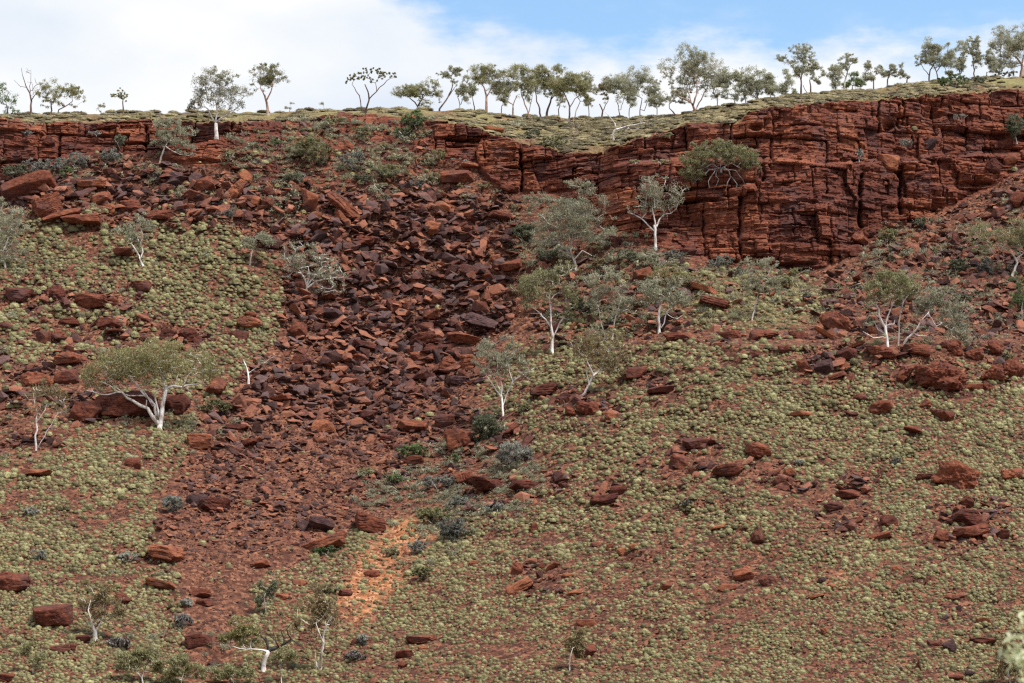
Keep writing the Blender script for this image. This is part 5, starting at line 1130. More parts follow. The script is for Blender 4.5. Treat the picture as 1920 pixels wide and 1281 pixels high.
SKY = [  # base, blobs, polys, label, landmark, bark, leaf, clusters
 ((785, 207), [(785, 165, 24, 14), (765, 178, 22, 12), (805, 182, 20, 14), (790, 180, 30, 12)], [[(783, 200, 1.5), (778, 192, 1.2), (768, 184, .8)], [(784, 198, 1.3), (792, 185, 1.0), (800, 175, .7)]], 'low spreading dome-crowned gum with dark limbs on the skyline', 'the dome-crowned gum', 'brown', 'olive', 130),
 ((824, 207), [(848, 135, 12, 7), (832, 145, 10, 6), (855, 150, 8, 8)], [[(832, 194, 1.4), (840, 182, 1.3), (846, 170, 1.1), (848, 155, .8), (846, 142, .5)], [(842, 180, .9), (852, 165, .6)]], 'right-leaning dark-stemmed gum with sparse tufts on the skyline', 'the leaning skyline gum', 'brown', 'grey', 46),
 ((862, 208), [(866, 165, 13, 14), (872, 180, 9, 12)], [[(862, 195, .8), (858, 182, .7)], [(864, 196, .7), (870, 180, .5)]], 'wispy twin-stemmed skyline gum beside the leaning one', None, 'grey', 'grey', 46),
 ((890, 210), [(886, 182, 9, 14), (892, 172, 8, 8)], [[(888, 195, .9), (886, 184, .6)]], 'short thin skyline gum beside the pale straight trunk', None, 'brown', 'grey', 30),
 ((912, 212), [(905, 140, 24, 14), (925, 150, 22, 16), (930, 175, 16, 14), (895, 138, 14, 12)], [[(912, 195, 2.2), (912, 180, 1.8), (908, 165, 1.3), (898, 150, .8)], [(912, 182, 1.3), (922, 165, 1.0), (926, 150, .7)]], 'tall V-crowned gum with pale straight trunk on the skyline', 'the V-crowned gum', 'pink', 'olive', 130),
 ((962, 216), [(965, 155, 18, 16), (952, 168, 14, 14)], [[(962, 205, 1.6), (962, 196, 1.2), (950, 188, .8)], [(962, 198, 1.0), (970, 178, .7)]], 'spindly skyline gum right of the V-crowned gum', None, 'pink', 'grey', 64),
 ((992, 226), [(980, 150, 20, 16), (988, 138, 10, 8), (975, 172, 14, 12)], [[(990, 210, 1.3), (984, 196, 1.2), (978, 180, 1.0), (978, 162, .7)]], 'left-leaning thin gum in the skyline row', None, 'pink', 'olive', 74),
 ((1014, 222), [(1010, 150, 16, 16), (1018, 135, 14, 12)], [[(1012, 205, 1.5), (1006, 190, 1.2), (1004, 172, .8)]], 'skyline gum with a dark forked stem in the middle row', 'the middle skyline row', 'brown', 'olive', 70),
 ((1025, 222), [(1035, 140, 20, 14), (1040, 160, 16, 16), (1028, 170, 10, 12)], [[(1027, 205, 2.0), (1032, 192, 1.6), (1036, 178, 1.2), (1028, 165, .8)], [(1034, 186, 1.0), (1046, 170, .7)]], 'thick black-trunked skyline gum in the middle row', None, 'brown', 'olive', 90),
 ((1068, 240), [(1060, 150, 26, 14), (1078, 162, 20, 16), (1050, 165, 14, 14)], [[(1068, 215, 1.7), (1068, 200, 1.5), (1062, 185, 1.2), (1056, 170, .8)], [(1068, 202, 1.1), (1078, 185, .8)]], 'long-stemmed gum rooted below the skyline in the saddle', None, 'pink', 'olive', 110),
 ((1074, 242), [(1090, 175, 14, 14), (1100, 185, 12, 14)], [[(1075, 225, 1.0), (1080, 208, .9), (1088, 190, .7)]], 'thin dark gum leaning right beside the long-stemmed one', None, 'pink', 'olive', 54),
 ((1048, 224), [(1048, 182, 10, 18), (1042, 172, 9, 10)], [[(1047, 206, .9), (1050, 192, .7)]], 'small multi-stemmed gum in the middle skyline row', None, 'brown', 'grey', 40),
 ((1128, 224), [(1130, 172, 12, 14), (1138, 160, 10, 10)], [[(1130, 208, 1.4), (1124, 195, 1.0)], [(1132, 206, .9), (1140, 190, .6)]], 'rusty-leaved gum at the start of the right skyline row', 'the rusty skyline gum', 'brown', 'rust', 56),
 ((1162, 222), [(1160, 155, 22, 14), (1172, 165, 18, 16), (1150, 172, 12, 12)], [[(1160, 206, 1.0), (1156, 190, .8)], [(1164, 206, .9), (1170, 185, .6)]], 'airy gum with several thin stems behind the bare white tree', None, 'grey', 'grey', 90),
 ((1200, 222), [(1195, 150, 18, 14), (1208, 165, 20, 20), (1220, 185, 14, 16)], [[(1200, 205, 1.0), (1204, 185, .8)], [(1208, 208, .8), (1214, 190, .6)]], 'hazy thin-stemmed gum left of the tallest skyline gum', None, 'grey', 'grey', 110),
 ((1302, 216), [(1295, 110, 24, 14), (1318, 130, 30, 18), (1275, 135, 28, 18), (1330, 160, 22, 18), (1262, 150, 16, 12), (1300, 155, 26, 14), (1280, 172, 20, 10)], [[(1302, 205, 2.4), (1298, 195, 2.0), (1285, 186, 1.4), (1275, 182, .9)], [(1299, 198, 1.8), (1306, 178, 1.4), (1308, 150, 1.0)], [(1304, 206, 1.3), (1318, 180, 1.0), (1328, 160, .7)], [(1298, 196, 1.2), (1288, 165, .9)]], 'tallest wide-crowned gum in the middle of the right skyline', 'the tallest skyline gum', 'pink', 'grey', 290),
 ((1266, 218), [(1270, 190, 18, 8)], [[(1262, 210, 1.2), (1255, 203, .8)]], 'low crooked dark gum at the left foot of the tallest one', None, 'brown', 'grey', 30),
 ((1345, 202), [(1348, 160, 14, 22), (1356, 175, 10, 14)], [[(1346, 185, .8)]], 'slim grey gum tucked right of the tallest skyline gum', None, 'grey', 'grey', 60),
 ((1378, 198), [(1374, 168, 16, 18), (1380, 150, 12, 12)], [[(1378, 182, 1.0)]], 'narrow grey skyline gum between two wider ones', None, 'grey', 'grey', 70),
 ((1420, 192), [(1418, 150, 22, 18), (1435, 160, 16, 16), (1405, 165, 14, 14)], [[(1420, 178, 1.3), (1418, 165, 1.0)]], 'bushy grey-green skyline gum with a rounded crown', 'the bushy skyline gum', 'grey', 'grey', 120),
 ((1466, 186), [(1470, 160, 18, 16), (1480, 168, 10, 12)], [[(1466, 175, .9)]], 'low grey gum left of the tall airy gum', None, 'grey', 'grey', 66),
 ((1502, 180), [(1492, 105, 18, 10), (1508, 95, 12, 10), (1475, 112, 14, 8), (1500, 125, 20, 14), (1516, 110, 12, 12)], [[(1502, 165, 1.6), (1502, 150, 1.4), (1494, 138, 1.1), (1482, 120, .7)], [(1502, 150, 1.0), (1505, 125, .8), (1510, 105, .5)]], 'tall airy gum with dark slender trunk on the right skyline', 'the tall airy gum', 'brown', 'grey', 100),
 ((1520, 178), [(1522, 130, 12, 12), (1530, 142, 10, 12)], [[(1520, 162, 1.3), (1518, 150, .9)], [(1514, 175, .7), (1506, 160, .5)]], 'shorter twin of the tall airy gum, just to its right', None, 'brown', 'grey', 50),
 ((1583, 168), [(1598, 110, 12, 7), (1572, 125, 14, 8), (1585, 120, 14, 8)], [[(1584, 155, 1.5), (1588, 140, 1.2), (1594, 122, .8)], [(1586, 145, .9), (1574, 130, .6)]], 'pale thin-trunked gum with tufted crown on the right skyline', 'the tufted gum', 'pale', 'grey', 50),
 ((1598, 167), [(1598, 152, 18, 12)], [[(1598, 160, .8)]], 'low round yellow-green bush-tree beneath the tufted gum', None, 'brown', 'green', 56),
 ((1566, 170), [(1562, 150, 14, 14)], [[(1566, 160, .8)]], 'low grey leafy gum left of the tufted gum', None, 'brown', 'grey', 44),
 ((1638, 164), [(1636, 142, 14, 14), (1628, 130, 8, 8)], [[(1638, 152, 1.0)]], 'small thin gum right of the tufted gum', None, 'brown', 'grey', 40),
 ((1664, 160), [(1662, 132, 14, 8), (1672, 140, 10, 8), (1655, 142, 10, 6)], [[(1664, 150, 1.2), (1668, 142, .9)]], 'small broad-topped gum on the right skyline slope', None, 'brown', 'grey', 46),
 ((1700, 158), [(1700, 132, 10, 10), (1694, 142, 10, 8)], [[(1701, 148, 1.1), (1700, 140, .8)]], 'small round-headed gum above the cliff', 'the small round-headed gum', 'brown', 'grey', 40),
 ((1742, 156), [(1750, 100, 20, 14), (1768, 108, 20, 14), (1735, 112, 14, 10), (1760, 90, 14, 8), (1728, 122, 10, 6)], [[(1742, 145, 1.5), (1744, 132, 1.2), (1752, 118, .9)], [(1758, 150, 1.2), (1756, 135, 1.0), (1766, 120, .7)], [(1742, 142, .9), (1732, 130, .6)]], 'wide-crowned gum with crossing stems on the right skyline', 'the crossing-stem gum', 'brown', 'grey', 150),
 ((1800, 150), [(1800, 108, 13, 14), (1795, 120, 12, 10)], [[(1800, 138, 1.2), (1796, 125, .9)], [(1802, 138, .8), (1806, 120, .6)]], 'narrow gum between the crossing-stem gum and the right corner', None, 'brown', 'grey', 66),
 ((1828, 148), [(1824, 88, 10, 14), (1828, 108, 14, 16), (1835, 120, 8, 10)], [[(1827, 132, 1.2), (1824, 115, .9)]], 'upright narrow-crowned gum near the right corner of the skyline', None, 'brown', 'grey', 80),
 ((1916, 140), [(1895, 75, 28, 16), (1878, 95, 24, 18), (1905, 100, 28, 20), (1925, 75, 20, 20), (1870, 118, 14, 10)], [[(1917, 130, 3.2), (1916, 120, 2.6), (1906, 108, 1.6), (1890, 100, 1.0)], [(1916, 120, 1.8), (1922, 100, 1.2)]], 'big thick-trunked gum at the top right corner', 'the top right gum', 'pink', 'grey', 230),
 ((1936, 138), [(1870, 130, 14, 8), (1885, 125, 18, 8)], (), 'low leafy undergrowth tree beneath the top right gum', None, 'brown', 'grey', 30),

 ((940, 214), [(940, 172, 14, 18), (946, 190, 10, 12)], [[(941, 198, .8)]], 'hazy slim gum between the V-crowned gum and the spindly one', None, 'grey', 'grey', 50),
 ((1104, 224), [(1104, 170, 14, 18), (1096, 158, 12, 12)], [[(1104, 205, .9), (1100, 188, .7)]], 'grey airy gum between the middle row and the rusty gum', None, 'grey', 'grey', 66),
 ((1180, 222), [(1182, 165, 16, 20), (1176, 185, 12, 14)], [[(1180, 204, .8)]], 'faint grey gum behind the airy thin-stemmed pair', None, 'grey', 'grey', 66),
 ((1232, 219), [(1232, 182, 14, 18), (1224, 196, 12, 12)], [[(1232, 204, .8)]], 'low hazy gum left of the crooked dark gum', None, 'grey', 'grey', 54),
 ((1398, 196), [(1396, 165, 14, 16), (1390, 178, 10, 10)], [[(1398, 184, .8)]], 'hazy slim gum left of the bushy skyline gum', None, 'grey', 'grey', 50),
 ((1445, 190), [(1446, 162, 12, 16)], [[(1445, 178, .8)]], 'hazy slim gum right of the bushy skyline gum', None, 'grey', 'grey', 40),
 ((1780, 153), [(1782, 122, 12, 14)], [[(1780, 142, .8)]], 'small gum filling the gap beside the crossing-stem gum', None, 'brown', 'grey', 40),
 ((1850, 147), [(1856, 118, 12, 14)], [[(1850, 136, .8)]], 'small leafy gum left of the top right gum', None, 'brown', 'grey', 40),
 ((990, 218), [(1000, 158, 14, 14), (992, 176, 10, 12)], [[(994, 200, .8), (998, 180, .6)]], 'thin grey gum crossing behind the left-leaning one', None, 'grey', 'grey', 46),
]
for i, (b, bl, pl, lb, lm, bkk, lf, nc) in enumerate(SKY):
    bl = [(q_[0], q_[1] - 2, q_[2] * 1.22, q_[3] * 1.22) for q_ in bl]
    T(lb, b, bl, pl, lm, r0=(pl[0][0][2] * 1.15 if pl else 1.0), bk=bkk, leaf=lf, ncl=int(nc * 2.7), npc=36, gap=.34, clr=.82, tintb=.64, ls=.085, seed=500 + i, off=(1.5 if i % 3 else 5.0) if b[1] < 226 else 0)
T('bare twisted white gum forking over the saddle in the rim', (1150, 264), [(1215, 230, 22, 8)], [[(1149, 255, 2.2), (1151, 247, 2.0), (1154, 242, 1.9)], [(1154, 242, 1.6), (1153, 232, 1.3), (1147, 224, 1.0), (1140, 216, .7), (1132, 208, .4)], [(1154, 243, 1.7), (1166, 240, 1.4), (1178, 236, 1.2), (1192, 234, 1.0), (1208, 230, .6)], [(1166, 240, .7), (1160, 234, .6), (1172, 232, .3)], [(1180, 237, .7), (1172, 247, .3)], [(1170, 240, .7), (1185, 244, .5), (1200, 240, .3)]],
  'the bare twisted white gum', r0=2.2, ncl=14, leaf='grey', npc=8, name='bare_gum')
T('thin reddish dead sapling with upright sticks at the saddle rim', (1074, 274), [(1084, 228, 10, 14)], [[(1075, 262, 1.0), (1078, 252, .8), (1082, 240, .5), (1090, 226, .3)], [(1077, 256, .6), (1074, 240, .4), (1070, 228, .25)]], 'the reddish dead sapling', r0=1.0, bk='pink', ncl=10, leaves=False, name='dead_sapling')

# ---- shrubs
n_shrub = 0
SHRUBS = [ # cx, cy, w, h, leaf, tint, label, landmark, name
 (90, 312, 90, 34, 'blue', .38, 'long dark grey-green bush under the left cliff', 'the long bush under the left cliff'),
 (145, 300, 44, 36, 'blue', .42, 'bluish bush right of the long bush under the left cliff', None), (30, 322, 60, 36, 'dark', .4, 'dull grey bush beside the huge overhanging boulder', None),
 (130, 322, 34, 26, 'green', .5, 'small green bush below the bluish bush', None), (208, 290, 46, 30, 'blue', .4, 'grey-green bush at the foot of the left cliff', 'the bush at the left cliff foot'),
 (226, 264, 26, 34, 'dark', .5, 'thin upright bush against the left cliff', None), (55, 248, 30, 14, 'blue', .45, 'small blue-green bush on the top left ledge', 'the ledge bush top left'),
 (180, 250, 26, 10, 'blue', .5, 'tiny grey bush on a crack of the left cliff', None), (582, 280, 66, 58, 'olive', .28, 'tall olive shrub with wispy stems below the rim', 'the tall olive shrub'),
 (612, 285, 34, 40, 'rust', .45, 'brownish wispy shrub right of the tall olive shrub', None), (552, 336, 52, 30, 'dark', .45, 'dark spiky shrub above the tall smooth slab', None),
 (518, 267, 24, 14, 'green', .5, 'small bright green bush on the rim slope', None), (432, 290, 20, 18, 'olive', .5, 'small olive bush right of the left cliff end', None), (735, 322, 74, 38, 'olive', .4, 'wide green-grey shrub at the top of the scree', 'the wide scree-top shrub'),
 (660, 300, 46, 36, 'blue', .35, 'grey shrub left of the wide scree-top shrub', None), (680, 335, 60, 26, 'dark', .35, 'dull dark shrub in front of the wide scree-top shrub', None), (780, 345, 44, 22, 'blue', .25, 'blue-grey low bush at the scree top', None),
 (820, 292, 34, 36, 'olive', .4, 'olive shrub at the left end of the middle cliff', None), (812, 332, 26, 24, 'straw', .3, 'straw-coloured tuft below the olive shrub', None), (862, 302, 52, 12, 'blue', .7, 'silvery low bush along the middle ledge', None),
 (780, 222, 62, 40, 'green', .42, 'dense round green bush on the rim', 'the dense round rim bush'), (755, 246, 44, 20, 'green', .45, 'low green mat left below the dense rim bush', None), (678, 247, 36, 28, 'olive', .3, 'dull olive bush below the flat-topped gum', None), (722, 272, 26, 14, 'yellow', .8, 'yellow-green clump on the upper slope', None),
 (620, 226, 34, 22, 'olive', .75, 'pale olive clump left of the flat-topped gum', None), (1000, 250, 40, 22, 'dark', .4, 'dark shrub behind the middle cliff rim', None), (1040, 265, 60, 28, 'olive', .35, 'wide dull shrub in the rim saddle', 'the saddle shrub'), (1256, 253, 22, 12, 'olive', .6, 'small shrub in the rim notch', None),
 (985, 435, 56, 44, 'dark', .4, 'dark tangled shrub left of the large grey gum', None), (1030, 480, 50, 34, 'dark', .45, 'grey-green shrub under the large grey gum', None), (1100, 575, 60, 40, 'dark', .15, 'very dark shrub behind the thin wavy gum', None), (1130, 495, 44, 26, 'rust', .4, 'brownish shrub right of the large grey gum', None),
 (1180, 480, 50, 26, 'dark', .4, 'dull shrub left of the tall white gum foot', None), (1260, 478, 40, 24, 'blue', .4, 'grey bush right of the tall white gum foot', None), (1352, 490, 62, 28, 'blue', .4, 'blue-grey bush along the right cliff foot', 'the blue-grey cliff-foot bush'), (1385, 508, 30, 22, 'blue', .15, 'dark grey bush right of the blue-grey cliff-foot bush', None),
 (1465, 530, 50, 30, 'olive', .45, 'dull green bush right of the bench gum', None), (1300, 530, 34, 26, 'straw', .4, 'dry straw bush above the bench', None), (1500, 510, 50, 20, 'olive', .5, 'low green bush on the bench below the cliff', None),
 (1662, 440, 44, 36, 'olive', .35, 'olive bush beside the broken block under the right cliff', None), (1730, 418, 50, 28, 'dark', .4, 'grey bush in the upper right scree', None), (1795, 498, 56, 30, 'dark', .3, 'dark low bush in the right scree', 'the dark bush in the right scree'), (1850, 500, 34, 40, 'blue', .12, 'grey leafless-looking bush right of the dark scree bush', None),
 (1760, 470, 34, 20, 'olive', .4, 'dull green bush above the dark scree bush', None), (1808, 560, 44, 26, 'dark', .35, 'dull bush on the shaded right slope', None), (1700, 268, 30, 22, 'blue', .5, 'small bush beside the leaning wedge on the cliff', None), (1613, 290, 18, 26, 'blue', .65, 'small silver bush in a crack of the right cliff', None),
 (1800, 220, 34, 16, 'blue', .5, 'grey bush on a ledge high on the right cliff', None), (1790, 152, 76, 30, 'green', .30, 'dense dark green bush on the right rim', 'the dense right rim bush'), (1838, 150, 36, 22, 'dark', .5, 'duller bush touching the dense right rim bush', None), (1905, 238, 44, 62, 'dark', .42, 'grey-green bush on the cliff at the right edge', None), (1880, 140, 50, 16, 'dark', .4, 'low dark bush under the top right gum', None),
 (770, 846, 62, 36, 'green', .42, 'bright green bush in the lower gully', 'the bright green gully bush'), (845, 860, 30, 22, 'green', .4, 'small green bush left of the upright red blocks', None), (912, 800, 60, 62, 'dark', .3, 'dark brownish bush beside the smooth maroon boulder', 'the dark gully bush'), (965, 850, 90, 50, 'blue', .6, 'silvery grey bush spreading right of the upright blocks', 'the silvery spreading bush'),
 (820, 905, 60, 36, 'blue', .4, 'grey-green bush in the gully below the upright blocks', None), (738, 898, 38, 24, 'green', .45, 'round green clump in the lower scree', None), (684, 884, 40, 22, 'olive', .55, 'pale green bush in the lower scree', None), (812, 965, 76, 38, 'olive', .45, 'wide dull green bush above the blue-grey one', None),
 (846, 990, 60, 54, 'blue', .22, 'blue-grey twiggy bush beside the ochre gully', 'the blue-grey twiggy bush'), (780, 1026, 42, 34, 'blue', .62, 'teal-grey rounded bush at the ochre gully', 'the teal-grey bush'), (925, 950, 50, 26, 'blue', .5, 'grey bush with a dead white stick under the dark red ledge', None), (860, 940, 40, 22, 'blue', .45, 'small grey bush beside the narrow upright boulder', None),
 (322, 945, 54, 40, 'blue', .5, 'dry grey bush left of the purple-capped block', 'the dry grey bush'), (612, 1032, 60, 22, 'green', .2, 'dark green bush under the long layered slab', None), (404, 762, 54, 36, 'olive', .2, 'dull sparse bush below the smooth slab', None), (424, 400, 36, 22, 'blue', .4, 'blue-green bush below the leaning orange slab', None),
 (545, 424, 20, 16, 'yellow', .7, 'small pale clump above the spreading pale gum', None), (588, 424, 30, 12, 'yellow', .75, 'low pale clump beside the tall smooth slab foot', None), (508, 388, 26, 14, 'green', .6, 'tiny green bush left of the tall smooth slab', None), (1288, 943, 40, 18, 'blue', .1, 'dark grey low bush in the right spinifex', None), (1893, 668, 30, 26, 'straw', .35, 'dry straw bush by the red knob', None),
 (1680, 866, 26, 16, 'blue', .15, 'dark grey bush left of the orange crumbly boulder', None), (350, 1130, 30, 20, 'blue', .8, 'whitish dry bush beside the hollowed rocks', None), (345, 1165, 50, 28, 'twig', .6, 'grey twiggy bush above the purple-topped boulder', None), (225, 1205, 50, 24, 'twig', .4, 'dead grey twiggy bush beside the white-stumped gum', None),
 (790, 1075, 44, 30, 'olive', .3, 'dull olive bush right of the ochre gully', None), (735, 1035, 30, 20, 'straw', .45, 'dry pale bush in the ochre gully', None), (620, 1105, 40, 22, 'olive', .6, 'pale green bush left of the ochre gully', None), (677, 1200, 26, 26, 'blue', .6, 'blue-green bush beside the small pyramid rock', None), (665, 1230, 40, 20, 'twig', .3, 'dead twiggy bush below the small pyramid rock', None),
 (60, 960, 34, 22, 'blue', .7, 'pale blue-green bush on the lower left slope', None), (70, 1040, 36, 22, 'blue', .7, 'pale grey bush above the left-edge boulder', None), (240, 1045, 50, 22, 'blue', .75, 'pale green bush left of the broad flat orange outcrop', None), (980, 765, 40, 24, 'olive', .3, 'dull green bush right of the forked white gum foot', None), (1500, 868, 20, 12, 'blue', .6, 'small grey clump near the orange leaning block', None),
 (1330, 590, 30, 16, 'straw', .5, 'pale dry tuft on the bench edge', None), (1560, 540, 36, 18, 'straw', .35, 'dry tuft above the tilted layer stack', None), (300, 290, 30, 10, 'straw', .2, 'dry low tuft at the cliff-foot gum', None), (292, 335, 34, 24, 'twig', .1, 'dark tangle of dead sticks left of the dark triangular slab', None),
 (1300, 270, 14, 10, 'olive', .8, 'little pale bush on the cliff above the hanging tree', None), (1240, 303, 36, 9, 'olive', .75, 'strip of pale grass clumps along the cliff ledge', None), (1190, 303, 24, 8, 'olive', .8, 'small pale mat on the ledge left of the grass strip', None), (888, 348, 76, 14, 'yellow', .6, 'long yellow-green mat under the low layered ledge', None)]
for (cx, cy, w, h, lf, tn, lb, lm) in SHRUBS:
    n_shrub += 1
    r = random.Random(n_shrub)
    nb = max(2, int(w / 22)); bl = [(cx, cy, w * .44, h * .42)]
    for i in range(nb): bl.append((cx + w * (r.uniform(-.34, .34)), cy + h * r.uniform(-.22, .25), w * r.uniform(.16, .3), h * r.uniform(.2, .34)))
    base = (cx + r.uniform(-2, 2), cy + h * .5)
    B_y = float(lB(np.array([cx]))[0])
    pl = [[(base[0] + w * a * .35, cy + h * r.uniform(-.1, .2), .5), (base[0] + w * a * .7, cy - h * r.uniform(.0, .3), .3)] for a in (-.6, .1, .55)]
    dens = max(14, int(w * h / (26 if lf != 'twig' else 40)))
    plant('shrub', lb, 'shrub', base, bl, pl, leaf=lf, bk='grey', r0=.9, ncl=min(dens, 150), npc=34 if lf not in ('twig', 'blue') else 28, ls=.12 if lf not in ('straw', 'twig') else .2, gap=.24, lm=lm, parts=('stems', 'foliage'),
          tintb=tn, clr=.45, droop=-.5 if lf in ('straw', 'twig') else 0, depth=.8, flat=.75, twig=.02, seed=900 + n_shrub, off=(-1.0 if base[1] < B_y - 6 and base[1] > float(lR(np.array([cx]))[0]) + 6 else .3))

# ------------------------------------------------------------------ spinifex
def hummock(seed, blades=150):
    r = np.random.default_rng(seed)
    d, Fc = ico(2); V = d.copy()
    keep = V[:, 2] > -.62
    idx = -np.ones(len(V), int); idx[keep] = np.arange(keep.sum())
    Fk = Fc[keep[Fc].all(1)]; Fk = idx[Fk]; V = V[keep]
    V = V * (0.86 + .16 * fbm(V[:, 0] * 1.8 + seed, V[:, 1] * 1.8, V[:, 2] * 1.8, seed=seed, oc=2))[:, None]
    hz = np.hypot(V[:, 0], V[:, 1]) + 1e-6; grow = np.where(V[:, 2] < 0, np.clip(.93 / hz, 1, 2), 1)
    V[:, 0] *= grow; V[:, 1] *= grow
    V[:, 2] = V[:, 2] * .88
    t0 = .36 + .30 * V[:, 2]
    u = r.normal(size=(blades, 3)); u[:, 2] = np.abs(u[:, 2]) * 1.2 - .30; u /= np.linalg.norm(u, axis=1)[:, None]
    s = r.uniform(.88, 1.20, (blades, 1)); tip = u * s; tip[:, 2] *= .90
    a = np.cross(u, r.normal(size=(blades, 3))); a /= np.linalg.norm(a, axis=1)[:, None]
    b0 = u * .66; w = .05
    BV = np.stack([b0 - a * w, b0 + a * w, tip + r.normal(0, .04, (blades, 3))], 1).reshape(-1, 3)
    BF = np.arange(blades * 3).reshape(blades, 3) + len(V)
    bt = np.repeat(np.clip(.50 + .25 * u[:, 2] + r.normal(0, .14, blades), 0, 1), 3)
    return np.vstack([V, BV]), np.vstack([Fk, BF]), np.concatenate([t0, bt])
HUM = [hummock(300 + i) for i in range(10)]
def scatter_spinifex():
    r = np.random.default_rng(41)
    n = 210000
    px = r.uniform(-50, 1970, n); py = r.uniform(128, 1330, n)
    B = lB(px); R = lR(px); S = lS(px)
    l = blur_mask(px, py, SPIN_L, 34, 3.0); rr_ = blur_mask(px, py, SPIN_R, 28, 2.6)
    n1 = fbm(px / 80, py / 36, seed=151, oc=4, rough=.65); n2 = fbm(px / 46, (py + .12 * px) / 8, seed=153, oc=3)
    open_ = np.zeros(n)
    for cx, cy, rx, ry, s in ((1330, 1080, 250, 100, .85), (1560, 1090, 150, 60, .5), (1190, 1170, 240, 90, .65), (1620, 1180, 160, 60, .4), (1750, 1080, 90, 60, .35), (1700, 1100, 120, 60, .2), (1300, 965, 110, 40, .35), (160, 660, 190, 90, .30), (330, 640, 80, 40, .4), (60, 800, 80, 40, .7), (1480, 930, 160, 50, .3), (1000, 1240, 400, 80, .35), (1500, 1220, 300, 70, .3),
                              (120, 560, 120, 40, .35), (230, 770, 130, 42, 1.0), (380, 760, 70, 70, .8), (70, 700, 90, 40, .5), (1040, 910, 70, 50, .5), (1130, 800, 60, 25, .4), (300, 470, 160, 50, .2), (1830, 1180, 60, 50, .3), (700, 1215, 60, 40, .5), (560, 1200, 60, 40, .5)):
        open_ = np.maximum(open_, s * np.exp(-(((px - cx) / rx) ** 2 + ((py - cy) / ry) ** 2)))
    dens = np.maximum(l * np.clip(.74 + 1.4 * n1 + .9 * n2, 0, 1), rr_ * np.clip(.80 + 1.2 * n1 + .9 * n2, .03, 1)) * (1 - open_) * (1 - .85 * outcrop(px, py))
    dens = np.where(inpoly(px, py, OCHRE), .16, dens)
    bench = inpoly(px, py, [(1290, 520), (1420, 495), (1560, 530), (1560, 600), (1400, 610), (1290, 590)])
    dens = np.where(bench, .40, dens)
    upl = inpoly(px, py, [(140, 280), (430, 310), (560, 240), (640, 225), (820, 240), (820, 370), (560, 420), (300, 400)])
    dens = np.where(upl, np.maximum(dens, .06 * np.clip(.5 + 2 * n2, 0, 1)), dens)
    dens = np.where(inpoly(px, py, [(1180, 470), (1300, 500), (1300, 600), (1180, 610), (1100, 560)]), .16, dens)
    dens = np.where(inpoly(px, py, [(640, 990), (500, 1070), (440, 1250), (620, 1250), (700, 1150), (760, 1000)]) & ~inpoly(px, py, OCHRE), .55, dens)
    dens = np.where(inpoly(px, py, SCREE) & (py > 420), .006, dens)
    plateau = (py < R - 1) & (py > S - 2)
    dens = np.where(plateau, np.clip(.50 + 1.6 * n1 + .9 * n2, .03, 1), dens)
    dens = np.where((py <= B) & (py >= R), .003 * (n2 > .25) + upl * .05, dens)
    dens = np.where(py < S - 2, 0, dens)
    k = r.uniform(0, 1, n) < dens ** 1.15
    px, py, B, R, S, plateau, n1, bench = [a[k] for a in (px, py, B, R, S, plateau, n1, bench)]
    rad = np.where(plateau, r.uniform(6, 11, len(px)), r.uniform(2.2, 4.7, len(px)) + 5.2 * r.uniform(0, 1, len(px)) ** 5)
    rad = np.where((px < 520) & ~plateau, rad * 1.04, rad) * np.where(py > 1050, .90, 1) * np.where((py < 780) & ~plateau, 1.08, 1)
    sp_ = Spots(26.0); sel = []
    for i in np.concatenate([np.argsort(-rad * plateau)[:int(plateau.sum())], r.permutation(np.nonzero(~plateau)[0])]):
        q = rad[i] * (.58 if not plateau[i] else .50)
        if sp_.ok(px[i], py[i], q, 1.75 if not plateau[i] else 4.0): sp_.add(px[i], py[i], q); sel.append(i)
    sel = np.array(sel); px, py, rad, plateau, n1, bench = [a[sel] for a in (px, py, rad, plateau, n1, bench)]
    P = pos(px, py); m = P[:, 1] / F; n = len(px)
    s = rad * m
    it = np.zeros((n, 11)); it[:, 0] = r.integers(0, len(HUM), n); it[:, 1:4] = P
    st = r.uniform(.9, 1.25, n)
    it[:, 4] = s * st * np.where(plateau, 1.35, 1); it[:, 5] = s * r.uniform(.9, 1.2, n); it[:, 6] = s * r.uniform(.85, 1.15, n) * np.where(plateau, .48, 1)
    it[:, 7] = r.normal(0, .5, n); it[:, 8] = .12 + r.normal(0, .06, n); it[:, 9] = r.normal(0, .06, n)
    it[:, 3] += s * .14
    it[:, 10] = np.clip(r.normal(0, .17, n) + .18 * n1 + np.where(plateau, -.02 + .35 * fbm(px / 50, py / 12, seed=157, oc=2), 0) + np.where(bench, .12, 0), -.4, .5)
    print('spinifex', n)
    vis = (px > 4) & (px < 1916) & (py < 1276)
    order = np.argsort(-rad * np.where(vis & ~plateau, 1, 0) * m / m.mean()); top = order[:300]
    cand = []
    for k_ in top:
        tn = it[k_, 10]; cand.append((px[k_], py[k_], 'pale' if tn > .1 else 'dull green' if tn < -.1 else 'grey-green'))
    labs = near_labels(cand, '', 'spinifex hummock')
    cache = {}
    for k_, lb in zip(top, labs):
        vi = int(it[k_, 0]); tq = round(it[k_, 10] / .12) * .12
        if (vi, tq) not in cache:
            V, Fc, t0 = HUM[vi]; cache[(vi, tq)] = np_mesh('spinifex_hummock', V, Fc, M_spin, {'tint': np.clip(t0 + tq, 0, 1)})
        o = link('spinifex_hummock', cache[(vi, tq)]); o.matrix_world = mtx(it[k_])
        tag(o, lb, 'spinifex', 'large rounded spinifex hummocks on the slope')
    rest = order[300:]
    def var(sub): return [(h[0], h[1]) for h in HUM]
    low = plateau[rest]
